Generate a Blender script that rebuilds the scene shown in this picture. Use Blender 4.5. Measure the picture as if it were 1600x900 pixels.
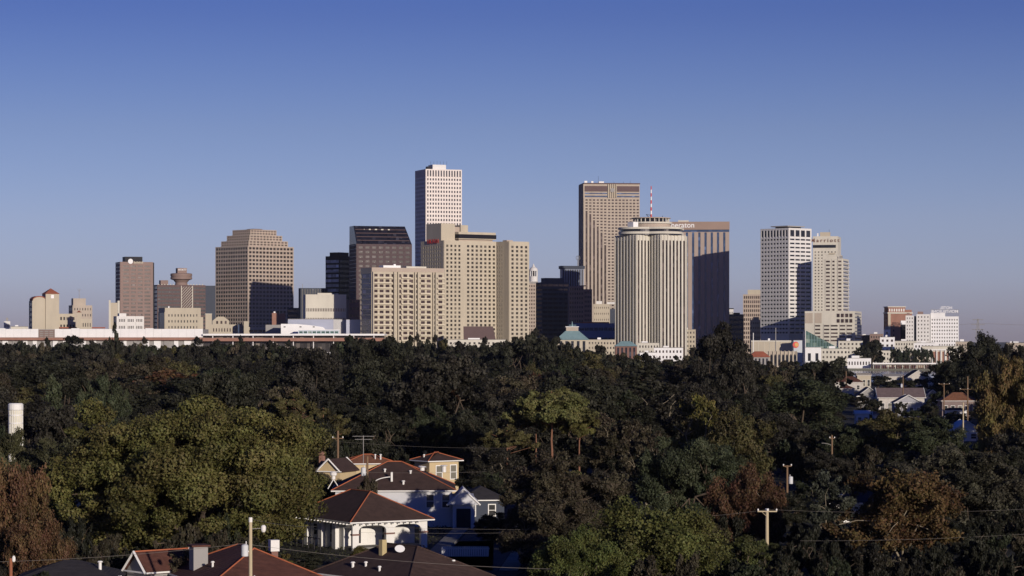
import bpy, math, random
import numpy as np
from mathutils import Vector, Matrix
random.seed(7); rng = np.random.default_rng(7)
S = bpy.context.scene
for o in list(bpy.data.objects): bpy.data.objects.remove(o)
PI = math.pi; R = math.radians

# ------------------------------------------------------------------ camera, sky, sun, exposure
F, CX, HY, H = 3970.0, 800.0, 528.0, 24.0        # focal length in photo pixels, principal x, horizon row, eye height
SUN_AZ, SUN_EL = R(27.0), R(10.5)                 # sun behind the camera, to its right
cam = bpy.data.cameras.new('camera'); co = bpy.data.objects.new('camera', cam); S.collection.objects.link(co)
co.location = (0, 0, H); co.rotation_euler = (R(90), 0, 0)
cam.sensor_width = 36; cam.lens = 36 * F / 1600; cam.shift_y = (HY - 450) / 1600
cam.clip_start = 1; cam.clip_end = 60000
S.camera = co
w = bpy.data.worlds.new('World'); S.world = w; w.use_nodes = True
nt = w.node_tree; bg = nt.nodes['Background']
sky = nt.nodes.new('ShaderNodeTexSky'); sky.sky_type = 'NISHITA'; sky.sun_disc = False
sky.sun_elevation = SUN_EL; sky.altitude = 0; sky.air_density = 1.0; sky.dust_density = 0.3; sky.ozone_density = 6.0
sdir = Vector((math.sin(SUN_AZ) * math.cos(SUN_EL), -math.cos(SUN_AZ) * math.cos(SUN_EL), math.sin(SUN_EL)))
sky.sun_rotation = math.atan2(sdir.x, sdir.y)
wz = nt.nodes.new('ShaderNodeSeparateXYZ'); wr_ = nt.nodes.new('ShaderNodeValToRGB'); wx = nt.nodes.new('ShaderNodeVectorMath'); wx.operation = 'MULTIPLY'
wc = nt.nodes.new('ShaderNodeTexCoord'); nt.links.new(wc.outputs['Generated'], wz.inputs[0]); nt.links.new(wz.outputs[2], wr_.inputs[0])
# film response of the blue morning sky: tint by height above the horizon (values are multiplied by 1.6 below)
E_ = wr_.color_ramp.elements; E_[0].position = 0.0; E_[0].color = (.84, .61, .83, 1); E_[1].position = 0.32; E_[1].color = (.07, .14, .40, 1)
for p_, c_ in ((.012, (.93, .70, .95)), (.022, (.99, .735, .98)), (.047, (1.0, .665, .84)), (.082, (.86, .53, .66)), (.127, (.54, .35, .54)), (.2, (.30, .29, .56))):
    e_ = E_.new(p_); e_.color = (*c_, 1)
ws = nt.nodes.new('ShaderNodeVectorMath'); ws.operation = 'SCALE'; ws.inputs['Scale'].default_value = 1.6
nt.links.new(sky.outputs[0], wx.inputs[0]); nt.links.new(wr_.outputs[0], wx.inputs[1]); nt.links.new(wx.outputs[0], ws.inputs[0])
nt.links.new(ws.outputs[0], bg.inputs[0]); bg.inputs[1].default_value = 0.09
sl = bpy.data.lights.new('sun', 'SUN'); sl.energy = 3.8; sl.angle = R(0.5); sl.color = (1.0, 0.88, 0.75)
so = bpy.data.objects.new('sun', sl); S.collection.objects.link(so)
so.rotation_euler = sdir.to_track_quat('Z', 'Y').to_euler()
S.view_settings.view_transform = 'Standard'; S.view_settings.look = 'None'; S.view_settings.gamma = 1
S.view_settings.exposure = 0.0; S.view_settings.use_curve_mapping = False
S.render.engine = 'CYCLES'; S.cycles.max_bounces = 4; S.cycles.diffuse_bounces = 2; S.cycles.glossy_bounces = 2
S.cycles.transparent_max_bounces = 4; S.cycles.transmission_bounces = 2
COL = S.collection

# ------------------------------------------------------------------ materials
MATS = {}
def mat(name, col, rough=0.8, var=0.12, scale=0.3, metal=0.0, spec=0.3, stretch=(1, 1, 1)):
    if name in MATS: return MATS[name]
    m = bpy.data.materials.new(name); m.use_nodes = True; t = m.node_tree; b = t.nodes['Principled BSDF']
    b.inputs['Roughness'].default_value = rough; b.inputs['Metallic'].default_value = metal
    b.inputs['Specular IOR Level'].default_value = spec
    g = t.nodes.new('ShaderNodeTexCoord'); mp = t.nodes.new('ShaderNodeMapping'); mp.inputs['Scale'].default_value = stretch
    n = t.nodes.new('ShaderNodeTexNoise'); n.inputs['Scale'].default_value = scale; n.inputs['Detail'].default_value = 5; n.inputs['Roughness'].default_value = 0.65
    mr = t.nodes.new('ShaderNodeMapRange'); mr.inputs['From Min'].default_value = 0.3; mr.inputs['From Max'].default_value = 0.7
    mr.inputs['To Min'].default_value = 1 - var; mr.inputs['To Max'].default_value = 1 + var
    mx = t.nodes.new('ShaderNodeVectorMath'); mx.operation = 'SCALE'; mx.inputs[0].default_value = col[:3]
    L = t.links.new
    L(g.outputs['Object'], mp.inputs[0]); L(mp.outputs[0], n.inputs['Vector']); L(n.outputs[0], mr.inputs['Value'])
    L(mr.outputs[0], mx.inputs['Scale']); L(mx.outputs[0], b.inputs['Base Color'])
    MATS[name] = m; return m

def glass(name, col, lite=None, frac=0.15, rough=0.18, spec=0.4):
    """window panes: dark glass, a share of them with pale blinds, chosen per pane by a cell noise"""
    if name in MATS: return MATS[name]
    m = bpy.data.materials.new(name); m.use_nodes = True; t = m.node_tree; b = t.nodes['Principled BSDF']; L = t.links.new
    b.inputs['Roughness'].default_value = rough; b.inputs['Specular IOR Level'].default_value = spec
    g = t.nodes.new('ShaderNodeNewGeometry'); sn = t.nodes.new('ShaderNodeVectorMath'); sn.operation = 'SNAP'
    sn.inputs[1].default_value = (3.1, 5.3, 3.3); wn = t.nodes.new('ShaderNodeTexWhiteNoise')
    L(g.outputs['Position'], sn.inputs[0]); L(sn.outputs[0], wn.inputs['Vector'])
    rp = t.nodes.new('ShaderNodeValToRGB'); e = rp.color_ramp.elements
    lite = lite or [min(1, c * 2.2 + 0.04) for c in col]
    e[0].position = 0; e[0].color = (*[c * 0.7 for c in col], 1)
    e[1].position = 1; e[1].color = (*lite, 1)
    k = rp.color_ramp.elements.new(1 - frac); k.color = (*[c * 1.4 for c in col], 1)
    L(wn.outputs['Value'], rp.inputs[0]); L(rp.outputs[0], b.inputs['Base Color'])
    MATS[name] = m; return m

def leafmat():
    if 'foliage' in MATS: return MATS['foliage']
    m = bpy.data.materials.new('foliage'); m.use_nodes = True; t = m.node_tree; b = t.nodes['Principled BSDF']; L = t.links.new
    oi = t.nodes.new('ShaderNodeObjectInfo'); at = t.nodes.new('ShaderNodeAttribute'); at.attribute_name = 'tint'
    sep = t.nodes.new('ShaderNodeSeparateColor'); L(at.outputs['Color'], sep.inputs[0])
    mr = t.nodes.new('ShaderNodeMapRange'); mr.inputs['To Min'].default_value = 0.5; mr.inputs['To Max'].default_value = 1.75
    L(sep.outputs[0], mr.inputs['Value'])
    sc = t.nodes.new('ShaderNodeVectorMath'); sc.operation = 'SCALE'; sp = t.nodes.new('ShaderNodeAttribute'); sp.attribute_name = 'species'; ad = t.nodes.new('ShaderNodeVectorMath'); L(oi.outputs['Color'], ad.inputs[0]); L(sp.outputs['Color'], ad.inputs[1]); L(ad.outputs[0], sc.inputs[0]); L(mr.outputs[0], sc.inputs['Scale'])
    hs = t.nodes.new('ShaderNodeHueSaturation'); h2 = t.nodes.new('ShaderNodeMapRange')
    h2.inputs['To Min'].default_value = 0.455; h2.inputs['To Max'].default_value = 0.54
    L(sep.outputs[1], h2.inputs['Value']); L(h2.outputs[0], hs.inputs['Hue']); L(sc.outputs[0], hs.inputs['Color'])
    L(hs.outputs[0], b.inputs['Base Color']); b.inputs['Roughness'].default_value = 0.6; b.inputs['Specular IOR Level'].default_value = 0.2
    tr = t.nodes.new('ShaderNodeBsdfTranslucent'); L(hs.outputs[0], tr.inputs[0])
    mx = t.nodes.new('ShaderNodeMixShader'); mx.inputs[0].default_value = 0.18
    L(b.outputs[0], mx.inputs[1]); L(tr.outputs[0], mx.inputs[2]); L(mx.outputs[0], t.nodes['Material Output'].inputs[0])
    MATS['foliage'] = m; return m

# ------------------------------------------------------------------ mesh collecting helpers
class MB:
    def __init__(s): s.v = []; s.f = []
    def box(s, x0, x1, y0, y1, z0, z1):
        n = len(s.v)
        s.v += [(x0,y0,z0),(x1,y0,z0),(x1,y1,z0),(x0,y1,z0),(x0,y0,z1),(x1,y0,z1),(x1,y1,z1),(x0,y1,z1)]
        s.f += [tuple(n+i for i in q) for q in ((0,3,2,1),(4,5,6,7),(0,1,5,4),(1,2,6,5),(2,3,7,6),(3,0,4,7))]
        return s
    def obox(s, p, u, nrm, a0, a1, d0, d1, z0, z1):
        """box on a facade: a along u, d outwards"""
        n = len(s.v)
        for z in (z0, z1):
            for a, d in ((a0, d1), (a1, d1), (a1, d0), (a0, d0)):
                s.v.append((p[0]+u[0]*a+nrm[0]*d, p[1]+u[1]*a+nrm[1]*d, z))
        s.f += [tuple(n+i for i in q) for q in ((0,3,2,1),(4,5,6,7),(0,1,5,4),(1,2,6,5),(2,3,7,6),(3,0,4,7))]
    def prism(s, poly, z0, z1):
        n = len(s.v); k = len(poly)
        s.v += [(x, y, z0) for x, y in poly] + [(x, y, z1) for x, y in poly]
        s.f += [tuple(range(n+k-1, n-1, -1)), tuple(range(n+k, n+2*k))]
        for i in range(k): j = (i+1) % k; s.f.append((n+i, n+j, n+k+j, n+k+i))
        return s
    def poly(s, verts, faces):
        n = len(s.v); s.v += [tuple(v) for v in verts]; s.f += [tuple(n+i for i in q) for q in faces]; return s
    def tube(s, a, b, r0, r1=None, k=8):
        r1 = r0 if r1 is None else r1
        a = Vector(a); b = Vector(b); d = (b-a).normalized(); q = d.to_track_quat('Z', 'Y'); n = len(s.v)
        for p, r in ((a, r0), (b, r1)):
            for i in range(k):
                s.v.append(tuple(p + q @ Vector((r*math.cos(2*PI*i/k), r*math.sin(2*PI*i/k), 0))))
        for i in range(k): j = (i+1) % k; s.f.append((n+i, n+j, n+k+j, n+k+i))
        s.f += [tuple(range(n+k-1, n-1, -1)), tuple(range(n+k, n+2*k))]; return s
    def lathe(s, prof, c=(0, 0), k=24):
        n = len(s.v)
        for r, z in prof:
            for i in range(k): s.v.append((c[0]+r*math.cos(2*PI*i/k), c[1]+r*math.sin(2*PI*i/k), z))
        for q in range(len(prof)-1):
            for i in range(k):
                j = (i+1) % k; s.f.append((n+q*k+i, n+q*k+j, n+(q+1)*k+j, n+(q+1)*k+i))
        s.f += [tuple(range(n+k-1, n-1, -1)), tuple(range(n+(len(prof)-1)*k, n+len(prof)*k))]; return s
    def build(s, name, m, parent=None):
        me = bpy.data.meshes.new(name); me.from_pydata(s.v, [], s.f); me.materials.append(m); me.update()
        o = bpy.data.objects.new(name, me); COL.objects.link(o); o.parent = parent; return o
def tag(o, label=None, cat=None, group=None, kind=None):
    if label: o['label'] = label
    if cat: o['category'] = cat
    if group: o['group'] = group
    if kind: o['kind'] = kind
    return o
def empty(name, loc, rz=0, label=None, cat=None, group=None):
    o = bpy.data.objects.new(name, None); COL.objects.link(o); o.location = loc; o.rotation_euler = (0, 0, rz)
    return tag(o, label, cat, group)
def XZ(px, py, D): return ((px-CX)/F*D, D, H+(HY-py)/F*D)
def ZP(py, D): return H+(HY-py)/F*D
def YP(z, D): return HY+(H-z)/D*F
def text(name, s, size, m, parent, loc, rot, thick=0.3):
    c = bpy.data.curves.new(name, 'FONT'); c.body = s; c.size = size; c.extrude = thick; c.align_x = 'CENTER'; c.offset = size*0.012
    t = bpy.data.objects.new('tmp', c); me = bpy.data.meshes.new_from_object(t); me.name = name
    me.materials.clear(); me.materials.append(m); bpy.data.objects.remove(t); bpy.data.curves.remove(c)
    o = bpy.data.objects.new(name, me); COL.objects.link(o); o.parent = parent; o.location = loc; o.rotation_euler = rot; return o

# ------------------------------------------------------------------ building kit
def corner(x0, xc, x1, D, th, L=None):
    """nearest corner at photo column xc and distance D; th = turn relative to the line of sight"""
    phi = math.atan((xc-CX)/F); ta = R(th)-phi; C = Vector(((xc-CX)/F*D, D))
    def solve(px, d):
        r = ((px-CX)/F, 1.0)      # C + W d = t r
        det = d[0]*(-r[1]) - (-r[0])*d[1]
        return ((-C[0])*(-r[1]) - (-r[0])*(-C[1]))/det
    W = solve(x1, (math.cos(ta), math.sin(ta)))
    Lr = L if L else solve(x0, (-math.sin(ta), math.cos(ta)))
    return C, ta, W, Lr
NWIN = 100
class Bld:
    def __init__(s, name, label, cat, x0, xc, x1, yt, D, th=0, L=None, wall=None, pane=None, group=None, z0=0):
        s.C, s.ta, s.W, s.L = corner(x0, xc, x1, D, th, L); s.D = D; s.h = ZP(yt, D); s.z0 = z0
        s.root = empty(name, (s.C.x, s.C.y, z0), s.ta, label, cat, group)
        s.h -= z0
        s.wall = wall; s.pane = pane; s.wb = MB(); s.wins = []
        s.poly = [(0, 0), (s.W, 0), (s.W, s.L), (0, s.L)]
    def core(s, poly=None, z0=0, z1=None): s.wb.prism(poly or s.poly, z0, s.h if z1 is None else z1)
    def face(s, p0, p1, style, nx=0, ny=0, wr=0.5, hr=0.5, z0=3, z1=None, mx=0.4, d=0.4, zt=None, kind='window', pane=None):
        """piers and spandrels standing proud of the core, one pane per opening"""
        z1 = s.h if z1 is None else z1; zt = 0.8 if zt is None else zt
        e = Vector((p1[0]-p0[0], p1[1]-p0[1])); W = e.length; u = e/W; n = (u.y, -u.x); b = s.wb; pane = pane or s.pane
        zw1 = z1-zt; iw = W-2*mx
        if style == 'punch':
            cw = iw/nx; ch = (zw1-z0)/ny; ww = cw*wr; wh = ch*hr
            b.obox(p0, u, n, 0, mx+(cw-ww)/2, 0, d, z0-0.5, z1)
            b.obox(p0, u, n, W-mx-(cw-ww)/2, W, 0, d, z0-0.5, z1)
            for i in range(nx-1): b.obox(p0, u, n, mx+(i+1)*cw-(cw-ww)/2, mx+(i+1)*cw+(cw-ww)/2, 0, d, z0-0.5, z1)
            for j in range(ny+1):
                a = z0-0.5 if j == 0 else z0+j*ch-(ch-wh)/2; c = z1-0.01 if j == ny else z0+j*ch+(ch-wh)/2
                b.obox(p0, u, n, 0.02, W-0.02, 0, d-0.03, a, c)
            for j in range(ny-1, -1, -1):
                for i in range(nx): s.wins.append((p0, u, n, mx+(i+.5)*cw, z0+(j+.5)*ch, ww+0.06, wh+0.06, kind, pane))
        elif style == 'ribbon':
            ch = (zw1-z0)/ny; wh = ch*hr
            b.obox(p0, u, n, 0, mx, 0, d, z0-0.5, z1); b.obox(p0, u, n, W-mx, W, 0, d, z0-0.5, z1)
            for j in range(ny+1):
                a = z0-0.5 if j == 0 else z0+j*ch-(ch-wh)/2; c = z1-0.01 if j == ny else z0+j*ch+(ch-wh)/2
                b.obox(p0, u, n, 0.02, W-0.02, 0, d-0.03, a, c)
            for k in range(1, nx): b.obox(p0, u, n, mx+iw*k/nx-wr/2, mx+iw*k/nx+wr/2, 0, d-0.015, z0-.5, z1)
            for j in range(ny-1, -1, -1): s.wins.append((p0, u, n, W/2, z0+(j+.5)*ch, iw, wh+0.06, 'window_band', pane))
        elif style == 'strip':
            cw = iw/nx; ww = cw*wr
            b.obox(p0, u, n, 0, mx+(cw-ww)/2, 0, d, z0-0.5, z1); b.obox(p0, u, n, W-mx-(cw-ww)/2, W, 0, d, z0-0.5, z1)
            for i in range(nx-1): b.obox(p0, u, n, mx+(i+1)*cw-(cw-ww)/2, mx+(i+1)*cw+(cw-ww)/2, 0, d, z0-0.5, z1)
            b.obox(p0, u, n, 0.02, W-0.02, 0, d-0.03, zw1, z1-0.01)
            if ny:
                ch = (zw1-z0)/ny
                for j in range(ny): b.obox(p0, u, n, 0.02, W-0.02, 0, d-0.25, z0+j*ch, z0+(j+1-hr)*ch)
            for i in range(nx): s.wins.append((p0, u, n, mx+(i+.5)*cw, (z0+zw1)/2, ww+0.06, zw1-z0, 'window_strip', pane))
    def front(s, *a, **k): s.face((0, 0), (s.W, 0), *a, **k)
    def left(s, *a, **k): s.face((0, s.L), (0, 0), *a, **k)
    def right(s, *a, **k): s.face((s.W, 0), (s.W, s.L), *a, **k)
    def box(s, name, m, x0, x1, y0, y1, z0, z1, parent=None): return MB().box(x0, x1, y0, y1, z0, z1).build(name, m, parent or s.root)
    def done(s):
        w = s.wb.build('wall', s.wall, s.root)
        cache = {}; rest = {}
        for i, (p0, u, n, a, z, ww, wh, kind, pane) in enumerate(s.wins):
            if i < NWIN:
                key = (round(ww, 3), round(wh, 3), pane.name, kind)
                if key not in cache:
                    me = bpy.data.meshes.new(kind)
                    q = MB().box(-ww/2, ww/2, -0.06, 0.05, -wh/2, wh/2); me.from_pydata(q.v, [], q.f); me.materials.append(pane); cache[key] = me
                o = bpy.data.objects.new(kind, cache[key]); COL.objects.link(o); o.parent = s.root
                o.location = (p0[0]+u[0]*a, p0[1]+u[1]*a, z); o.rotation_euler = (0, 0, math.atan2(u[1], u[0]))
            else:
                rest.setdefault((pane.name, kind), [pane, MB()])[1].obox(p0, u, n, a-ww/2, a+ww/2, -0.05, 0.06, z-wh/2, z+wh/2)
        for (pn, kind), (pane, mb) in rest.items(): tag(mb.build(kind, pane, s.root), kind='stuff')
        return s.root

# palette ----------------------------------------------------------------
cream = mat('cream_concrete', (0.47, 0.42, 0.33), 0.85, 0.1, 0.08, stretch=(1, 1, .3))
pale = mat('pale_concrete', (0.58, 0.555, 0.48), 0.85, 0.1, 0.08, stretch=(1, 1, .3))
white = mat('white_stone', (0.67, 0.66, 0.64), 0.75, 0.05, 0.05)
travert = mat('travertine', (0.74, 0.68, 0.64), 0.75, 0.05, 0.05)
beige = mat('beige_panels', (0.43, 0.37, 0.305), 0.85, 0.1, 0.08, stretch=(1, 1, .3))
tan = mat('tan_panels', (0.42, 0.35, 0.29), 0.85, 0.08, 0.08, stretch=(1, 1, .3))
rose = mat('rose_granite', (0.25, 0.18, 0.16), 0.6, 0.08, 0.05, spec=.1)
mauve = mat('mauve_granite', (0.13, 0.09, 0.09), 0.6, 0.08, 0.05, spec=.06)
brick = mat('red_brick', (0.30, 0.16, 0.12), 0.85, 0.15, 0.1)
dkbrick = mat('dark_brick', (0.20, 0.11, 0.09), 0.85, 0.15, 0.1)
greyw = mat('grey_concrete', (0.30, 0.29, 0.28), 0.85, 0.08, 0.05)
darkm = mat('dark_metal', (0.014, 0.014, 0.02), 0.5, 0.1, 0.1, spec=.1)
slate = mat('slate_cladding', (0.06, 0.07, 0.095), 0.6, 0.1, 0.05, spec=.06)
whitep = mat('white_paint', (0.78, 0.78, 0.78), 0.6, 0.05, 0.1)
redp = mat('red_paint', (0.55, 0.05, 0.04), 0.5, 0.1, 0.1)
redroof = mat('red_tile_roof', (0.30, 0.10, 0.06), 0.8, 0.2, 0.3)
teal = mat('green_copper_roof', (0.20, 0.31, 0.33), 0.6, 0.12, 0.2)
roofg = mat('grey_roof_felt', (0.22, 0.21, 0.2), 0.9, 0.15, 0.2)
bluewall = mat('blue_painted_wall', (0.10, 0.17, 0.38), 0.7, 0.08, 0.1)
g_dark = glass('dark_glass', (0.018, 0.020, 0.028), frac=0.10)
g_brn = glass('bronze_glass', (0.045, 0.030, 0.028), frac=0.2)
g_dkb = glass('dark_bronze_glass', (0.022, 0.016, 0.016), frac=0.15)
g_gry = glass('grey_glass', (0.05, 0.046, 0.044), (0.22, 0.19, 0.16), 0.25)
g_blue = glass('blue_glass', (0.04, 0.07, 0.14), frac=0.1)
g_grn = glass('green_glass', (0.05, 0.10, 0.09), (0.3, 0.36, 0.3), 0.2)

# ------------------------------------------------------------------ setting
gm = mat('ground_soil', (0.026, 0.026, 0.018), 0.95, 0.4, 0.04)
g = MB().poly([(-7000, -200, 0), (7000, -200, 0), (7000, 1385, 0), (-7000, 1385, 0)], [(0, 1, 2, 3)]).build('ground', gm); tag(g, kind='structure')
g = MB().poly([(-7000, 1946, 0.5), (7000, 1946, 0.5), (7000, 14000, 0.5), (-7000, 14000, 0.5), (-7000, 1946, -6), (7000, 1946, -6)], [(0, 1, 2, 3), (4, 5, 1, 0)]).build('terrain', mat('far_ground', (0.12, 0.12, 0.10), 0.95, 0.3, 0.01)); tag(g, kind='structure')
wm = mat('river_water', (0.02, 0.03, 0.05), 0.12, 0.2, 0.02, spec=0.5)
t = wm.node_tree; nz = t.nodes.new('ShaderNodeTexNoise'); nz.inputs['Scale'].default_value = 0.35; nz.inputs['Detail'].default_value = 4
bp = t.nodes.new('ShaderNodeBump'); bp.inputs['Strength'].default_value = 0.5; bp.inputs['Distance'].default_value = 0.5
tc = t.nodes.new('ShaderNodeTexCoord'); t.links.new(tc.outputs['Object'], nz.inputs['Vector'])
t.links.new(nz.outputs[0], bp.inputs['Height']); t.links.new(bp.outputs[0], t.nodes['Principled BSDF'].inputs['Normal'])
g = MB().poly([(-7000, 1380, -1), (7000, 1380, -1), (7000, 1950, -1), (-7000, 1950, -1)], [(0, 1, 2, 3)]).build('river_water', wm); tag(g, kind='structure')
asph = mat('asphalt', (0.05, 0.05, 0.055), 0.9, 0.25, 0.3)
conc = mat('pavement_concrete', (0.22, 0.21, 0.19), 0.9, 0.2, 0.3)
# a street running away between the near houses, with kerbs and pavements
rd = MB().poly([(-8.5, 262, 0.004), (-1.5, 262, 0.004), (11, 480, 0.004), (4, 480, 0.004)], [(0, 1, 2, 3)]).build('road', asph); tag(rd, kind='structure')
for sx in (0, 1):
    a, b_ = ((-10.6, 1.9) if sx == 0 else (-1.3, 11.2))
    p = MB().poly([(a, 262, 0), (a+1.9, 262, 0), (b_+1.9, 480, 0), (b_, 480, 0), (a, 262, 0.13), (a+1.9, 262, 0.13), (b_+1.9, 480, 0.13), (b_, 480, 0.13)],
        [(4, 5, 6, 7), (0, 1, 5, 4), (1, 2, 6, 5), (2, 3, 7, 6), (3, 0, 4, 7)]).build('pavement', conc); tag(p, kind='structure')

# ------------------------------------------------------------------ skyline, left to right
exec_later = []
# small white block, far left
b = Bld('low_building', 'small white block with a roof tank at the far left end of the skyline', 'building', 6, 6, 16, 502, 2400, 0, 12, wall=white, pane=g_gry)
b.core(); b.front('punch', 3, 5, .5, .4, z1=b.h); b.box('roof_tank', greyw, 2, 4, 3, 6, b.h, b.h+3.4); b.done()
b = Bld('low_building', 'low pale sheds beside the small white block at the far left', 'building', 17, 17, 44, 510.5, 2450, 0, 14, wall=pale, pane=g_gry)
b.core(); b.front('punch', 7, 3, .5, .4); b.box('roof', roofg, -.3, b.W+.3, -.6, b.L, b.h, b.h+.4); b.box('vent', whitep, 4, 7, 2, 5, b.h+.4, b.h+1.6); b.done()

# cream apartments with a red pyramid roof
D = 2250; k = F/D
b = Bld('apartment_building', 'cream apartment block with rounded gable and red pyramid roofed tower', 'building', 46, 51, 72, 470, D, 14, wall=cream, pane=g_gry)
b.core(); b.front('blank')
b.left('ribbon', 1, 11, .3, .55, z0=6, mx=.3)
Z = lambda y: ZP(y, D)
arch = [(0, b.h)] + [(b.W*(1-math.cos(PI*i/10))/2, b.h+(Z(464)-Z(470))*math.sin(PI*i/10)) for i in range(1, 10)] + [(b.W, b.h)]
m_ = MB(); n = len(arch); m_.v = [(x, 0, z) for x, z in arch]+[(x, b.L, z) for x, z in arch]
m_.f = [tuple(range(n)), tuple(range(2*n-1, n-1, -1))]+[(i+n, i+n+1, i+1, i) for i in range(n-1)]
m_.build('gable', cream, b.root)
ar2 = MB()
for i in range(n-1):
    x0_, z0_ = arch[i]; x1_, z1_ = arch[i+1]
    ar2.poly([(x0_, -.5, z0_+.1), (x1_, -.5, z1_+.1), (x1_, b.L, z1_+.1), (x0_, b.L, z0_+.1), (x0_, -.5, z0_+.9), (x1_, -.5, z1_+.9), (x1_, b.L, z1_+.9), (x0_, b.L, z0_+.9)], [(0,1,5,4),(4,5,6,7),(0,3,2,1)])
ar2.build('roof', redroof, b.root)
for j in range(6): b.box('balcony', pale, b.W*.45, b.W-1, -.9, -.01, 6+j*4.6, 6.9+j*4.6)
tx0 = (71-51)/k; tx1 = (92.5-51)/k; th_ = Z(459)
tw = b.box('tower', cream, tx0, tx1, -1.5, 11, 0, th_)
MB().poly([(tx0-.6, -2.1, th_), (tx1+.6, -2.1, th_), (tx1+.6, 11.6, th_), (tx0-.6, 11.6, th_), ((tx0+tx1)/2, 4.7, Z(450))], [(0, 1, 4), (1, 2, 4), (2, 3, 4), (3, 0, 4), (0, 3, 2, 1)]).build('tower_roof', redroof, b.root)
b.box('window', whitep, (tx0+tx1)/2-1.3, (tx0+tx1)/2+1.3, -1.62, -1.45, Z(466), Z(460.5))
wx0 = tx1; wx1 = (120-51)/k; wz = Z(490)
b.box('wing', cream, wx0+.01, wx1, 1, 12, 0, wz)
b.wb.v += []; p0, p1 = (wx0, 1), (wx1, 1)
b.face((wx0+.5, 1), (wx1-.1, 1), 'punch', 5, 6, .6, .42, z0=4, z1=wz-.1, d=.35)
b.box('wing_roof', redroof, wx0, wx1+26, -3, 1, Z(513), Z(511))
b.done()
b = Bld('low_building', 'stepped cream block with a tiny red roofed turret beside the cream apartments', 'building', 120, 120, 143.5, 498, 2240, 0, 14, wall=cream, pane=g_gry)
b.core(); b.front('punch', 6, 4, .4, .35); s5 = 5/k
b.box('turret', cream, 0, 3.8, -1, 5, 0, b.h+5.6)
MB().poly([(-.4, -1.4, b.h+5.6), (4.2, -1.4, b.h+5.6), (4.2, 5.4, b.h+5.6), (-.4, 5.4, b.h+5.6), (1.9, 2, b.h+7.4)], [(0, 1, 4), (1, 2, 4), (2, 3, 4), (3, 0, 4)]).build('turret_roof', redroof, b.root); b.done()
b = Bld('office_building', 'old grey beige stepped block with a rooftop aerial behind the cream apartments', 'building', 108, 114, 144, 477, 2380, 14, wall=beige, pane=g_gry)
b.core(); b.front('punch', 7, 9, .4, .4); b.left('ribbon', 2, 9, .3, .5)
b.box('penthouse', beige, .5, b.W*.68, 1, 8, b.h, b.h+6.5)
a = MB(); a.tube((b.W*.38, 4, b.h+6.5), (b.W*.38, 4, b.h+16), .25, .12)
for q in (-1, 1): a.tube((b.W*.38, 4, b.h+13), (b.W*.38+q*1.8, 4, b.h+15.5), .12)
a.build('aerial', greyw, b.root); b.done()

# long white wall and its continuation
D = 2150; k = F/D
x0 = XZ(-30, 0, D)[0]; x1 = XZ(317, 0, D)[0]
root = empty('exhibition_hall', (x0, D, 0), 0, 'very long low hall with white panelled upper wall above a dull red band', 'hall')
W = x1-x0
MB().box(0, W, 0.3, 40, 0, ZP(514.4, D)).build('wall', greyw, root)
n = 27
for i in range(n):
    if i in (7, 8): continue
    pnl = MB().box(W*i/n+.05, W*(i+1)/n-.05, 0, .3, ZP(527, D), ZP(514, D)+(0.6 if i % 9 == 2 else 0)).build('panel', whitep, root)
MB().box(0, W, -4, .3, ZP(531.5, D), ZP(527.4, D)).build('canopy', brick, root)
for i in range(22): MB().box(W*(i+.15)/22, W*(i+.15)/22+random.uniform(2, 6), -.5, .28, 5, ZP(532.5, D)).build('bay', whitep if i % 3 else greyw, root)
lou = MB()
for j in range(4): lou.box(W*7.1/n, W*8.9/n, -.3, .25, ZP(526-j*3, D), ZP(524.6-j*3, D))
for j in range(4): lou.box(W*(7.1+j*.6)/n-.3, W*(7.1+j*.6)/n+.3, -.32, .25, ZP(527, D), ZP(515.5, D))
lou.build('louvre', rose, root)
x2 = XZ(600, 0, D)[0]
root = empty('terminal_building', (x1, D, 0), 0, 'low glazed terminal with a thin white flat roof right of the long white wall', 'building')
W2 = x2-x1
MB().box(0.2, W2, 4, 36, 0, ZP(524.5, D)).build('wall', g_gry, root)
MB().box(0.2, W2+.5, -3, 40, ZP(524.3, D), ZP(521.5, D)).build('roof', whitep, root)
for i in range(9): MB().tube((W2*(i+.5)/9, -1.5, 0), (W2*(i+.5)/9, -1.5, ZP(524.3, D)), .4).build('column', whitep, root)
MB().box(0.2, W2, -5, 3.9, ZP(533, D), ZP(528, D)).build('canopy', brick, root)
for i in range(8): MB().box(W2*(i+.2)/8, W2*(i+.7)/8, -3, 3, 3, 11.8).build('bay', whitep if i % 2 else greyw, root)

# tower with round emblem
b = Bld('office_tower', 'brown grey office tower with a round pale emblem and dark rooftop box', 'skyscraper', 181, 188, 239, 409, 2900, 10, wall=rose, pane=g_brn)
b.core(); b.front('ribbon', 4, 24, 2.2, .5, z0=6, mx=3.2, zt=3); b.left('strip', 3, 24, .8, .3, z0=6, pane=g_blue)
b.box('penthouse', darkm, 6, 26, 3, 20, b.h, b.h+6)
MB().tube((11.5, -.2, b.h+.6), (11.5, -1.2, b.h+.6), 2.9, 2.9, 20).build('emblem', whitep, b.root)
sg = MB()
for i in range(7): sg.box(15.5+i*1.55, 16.6+i*1.55, -.9, -.45, b.h-1.9, b.h+(.1 if i % 2 else .5))
sg.build('sign', cream, b.root)
b.box('edge_panel', darkm, b.W, b.W+1.6, 1, b.L, 0, b.h-.6); b.done()

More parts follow.
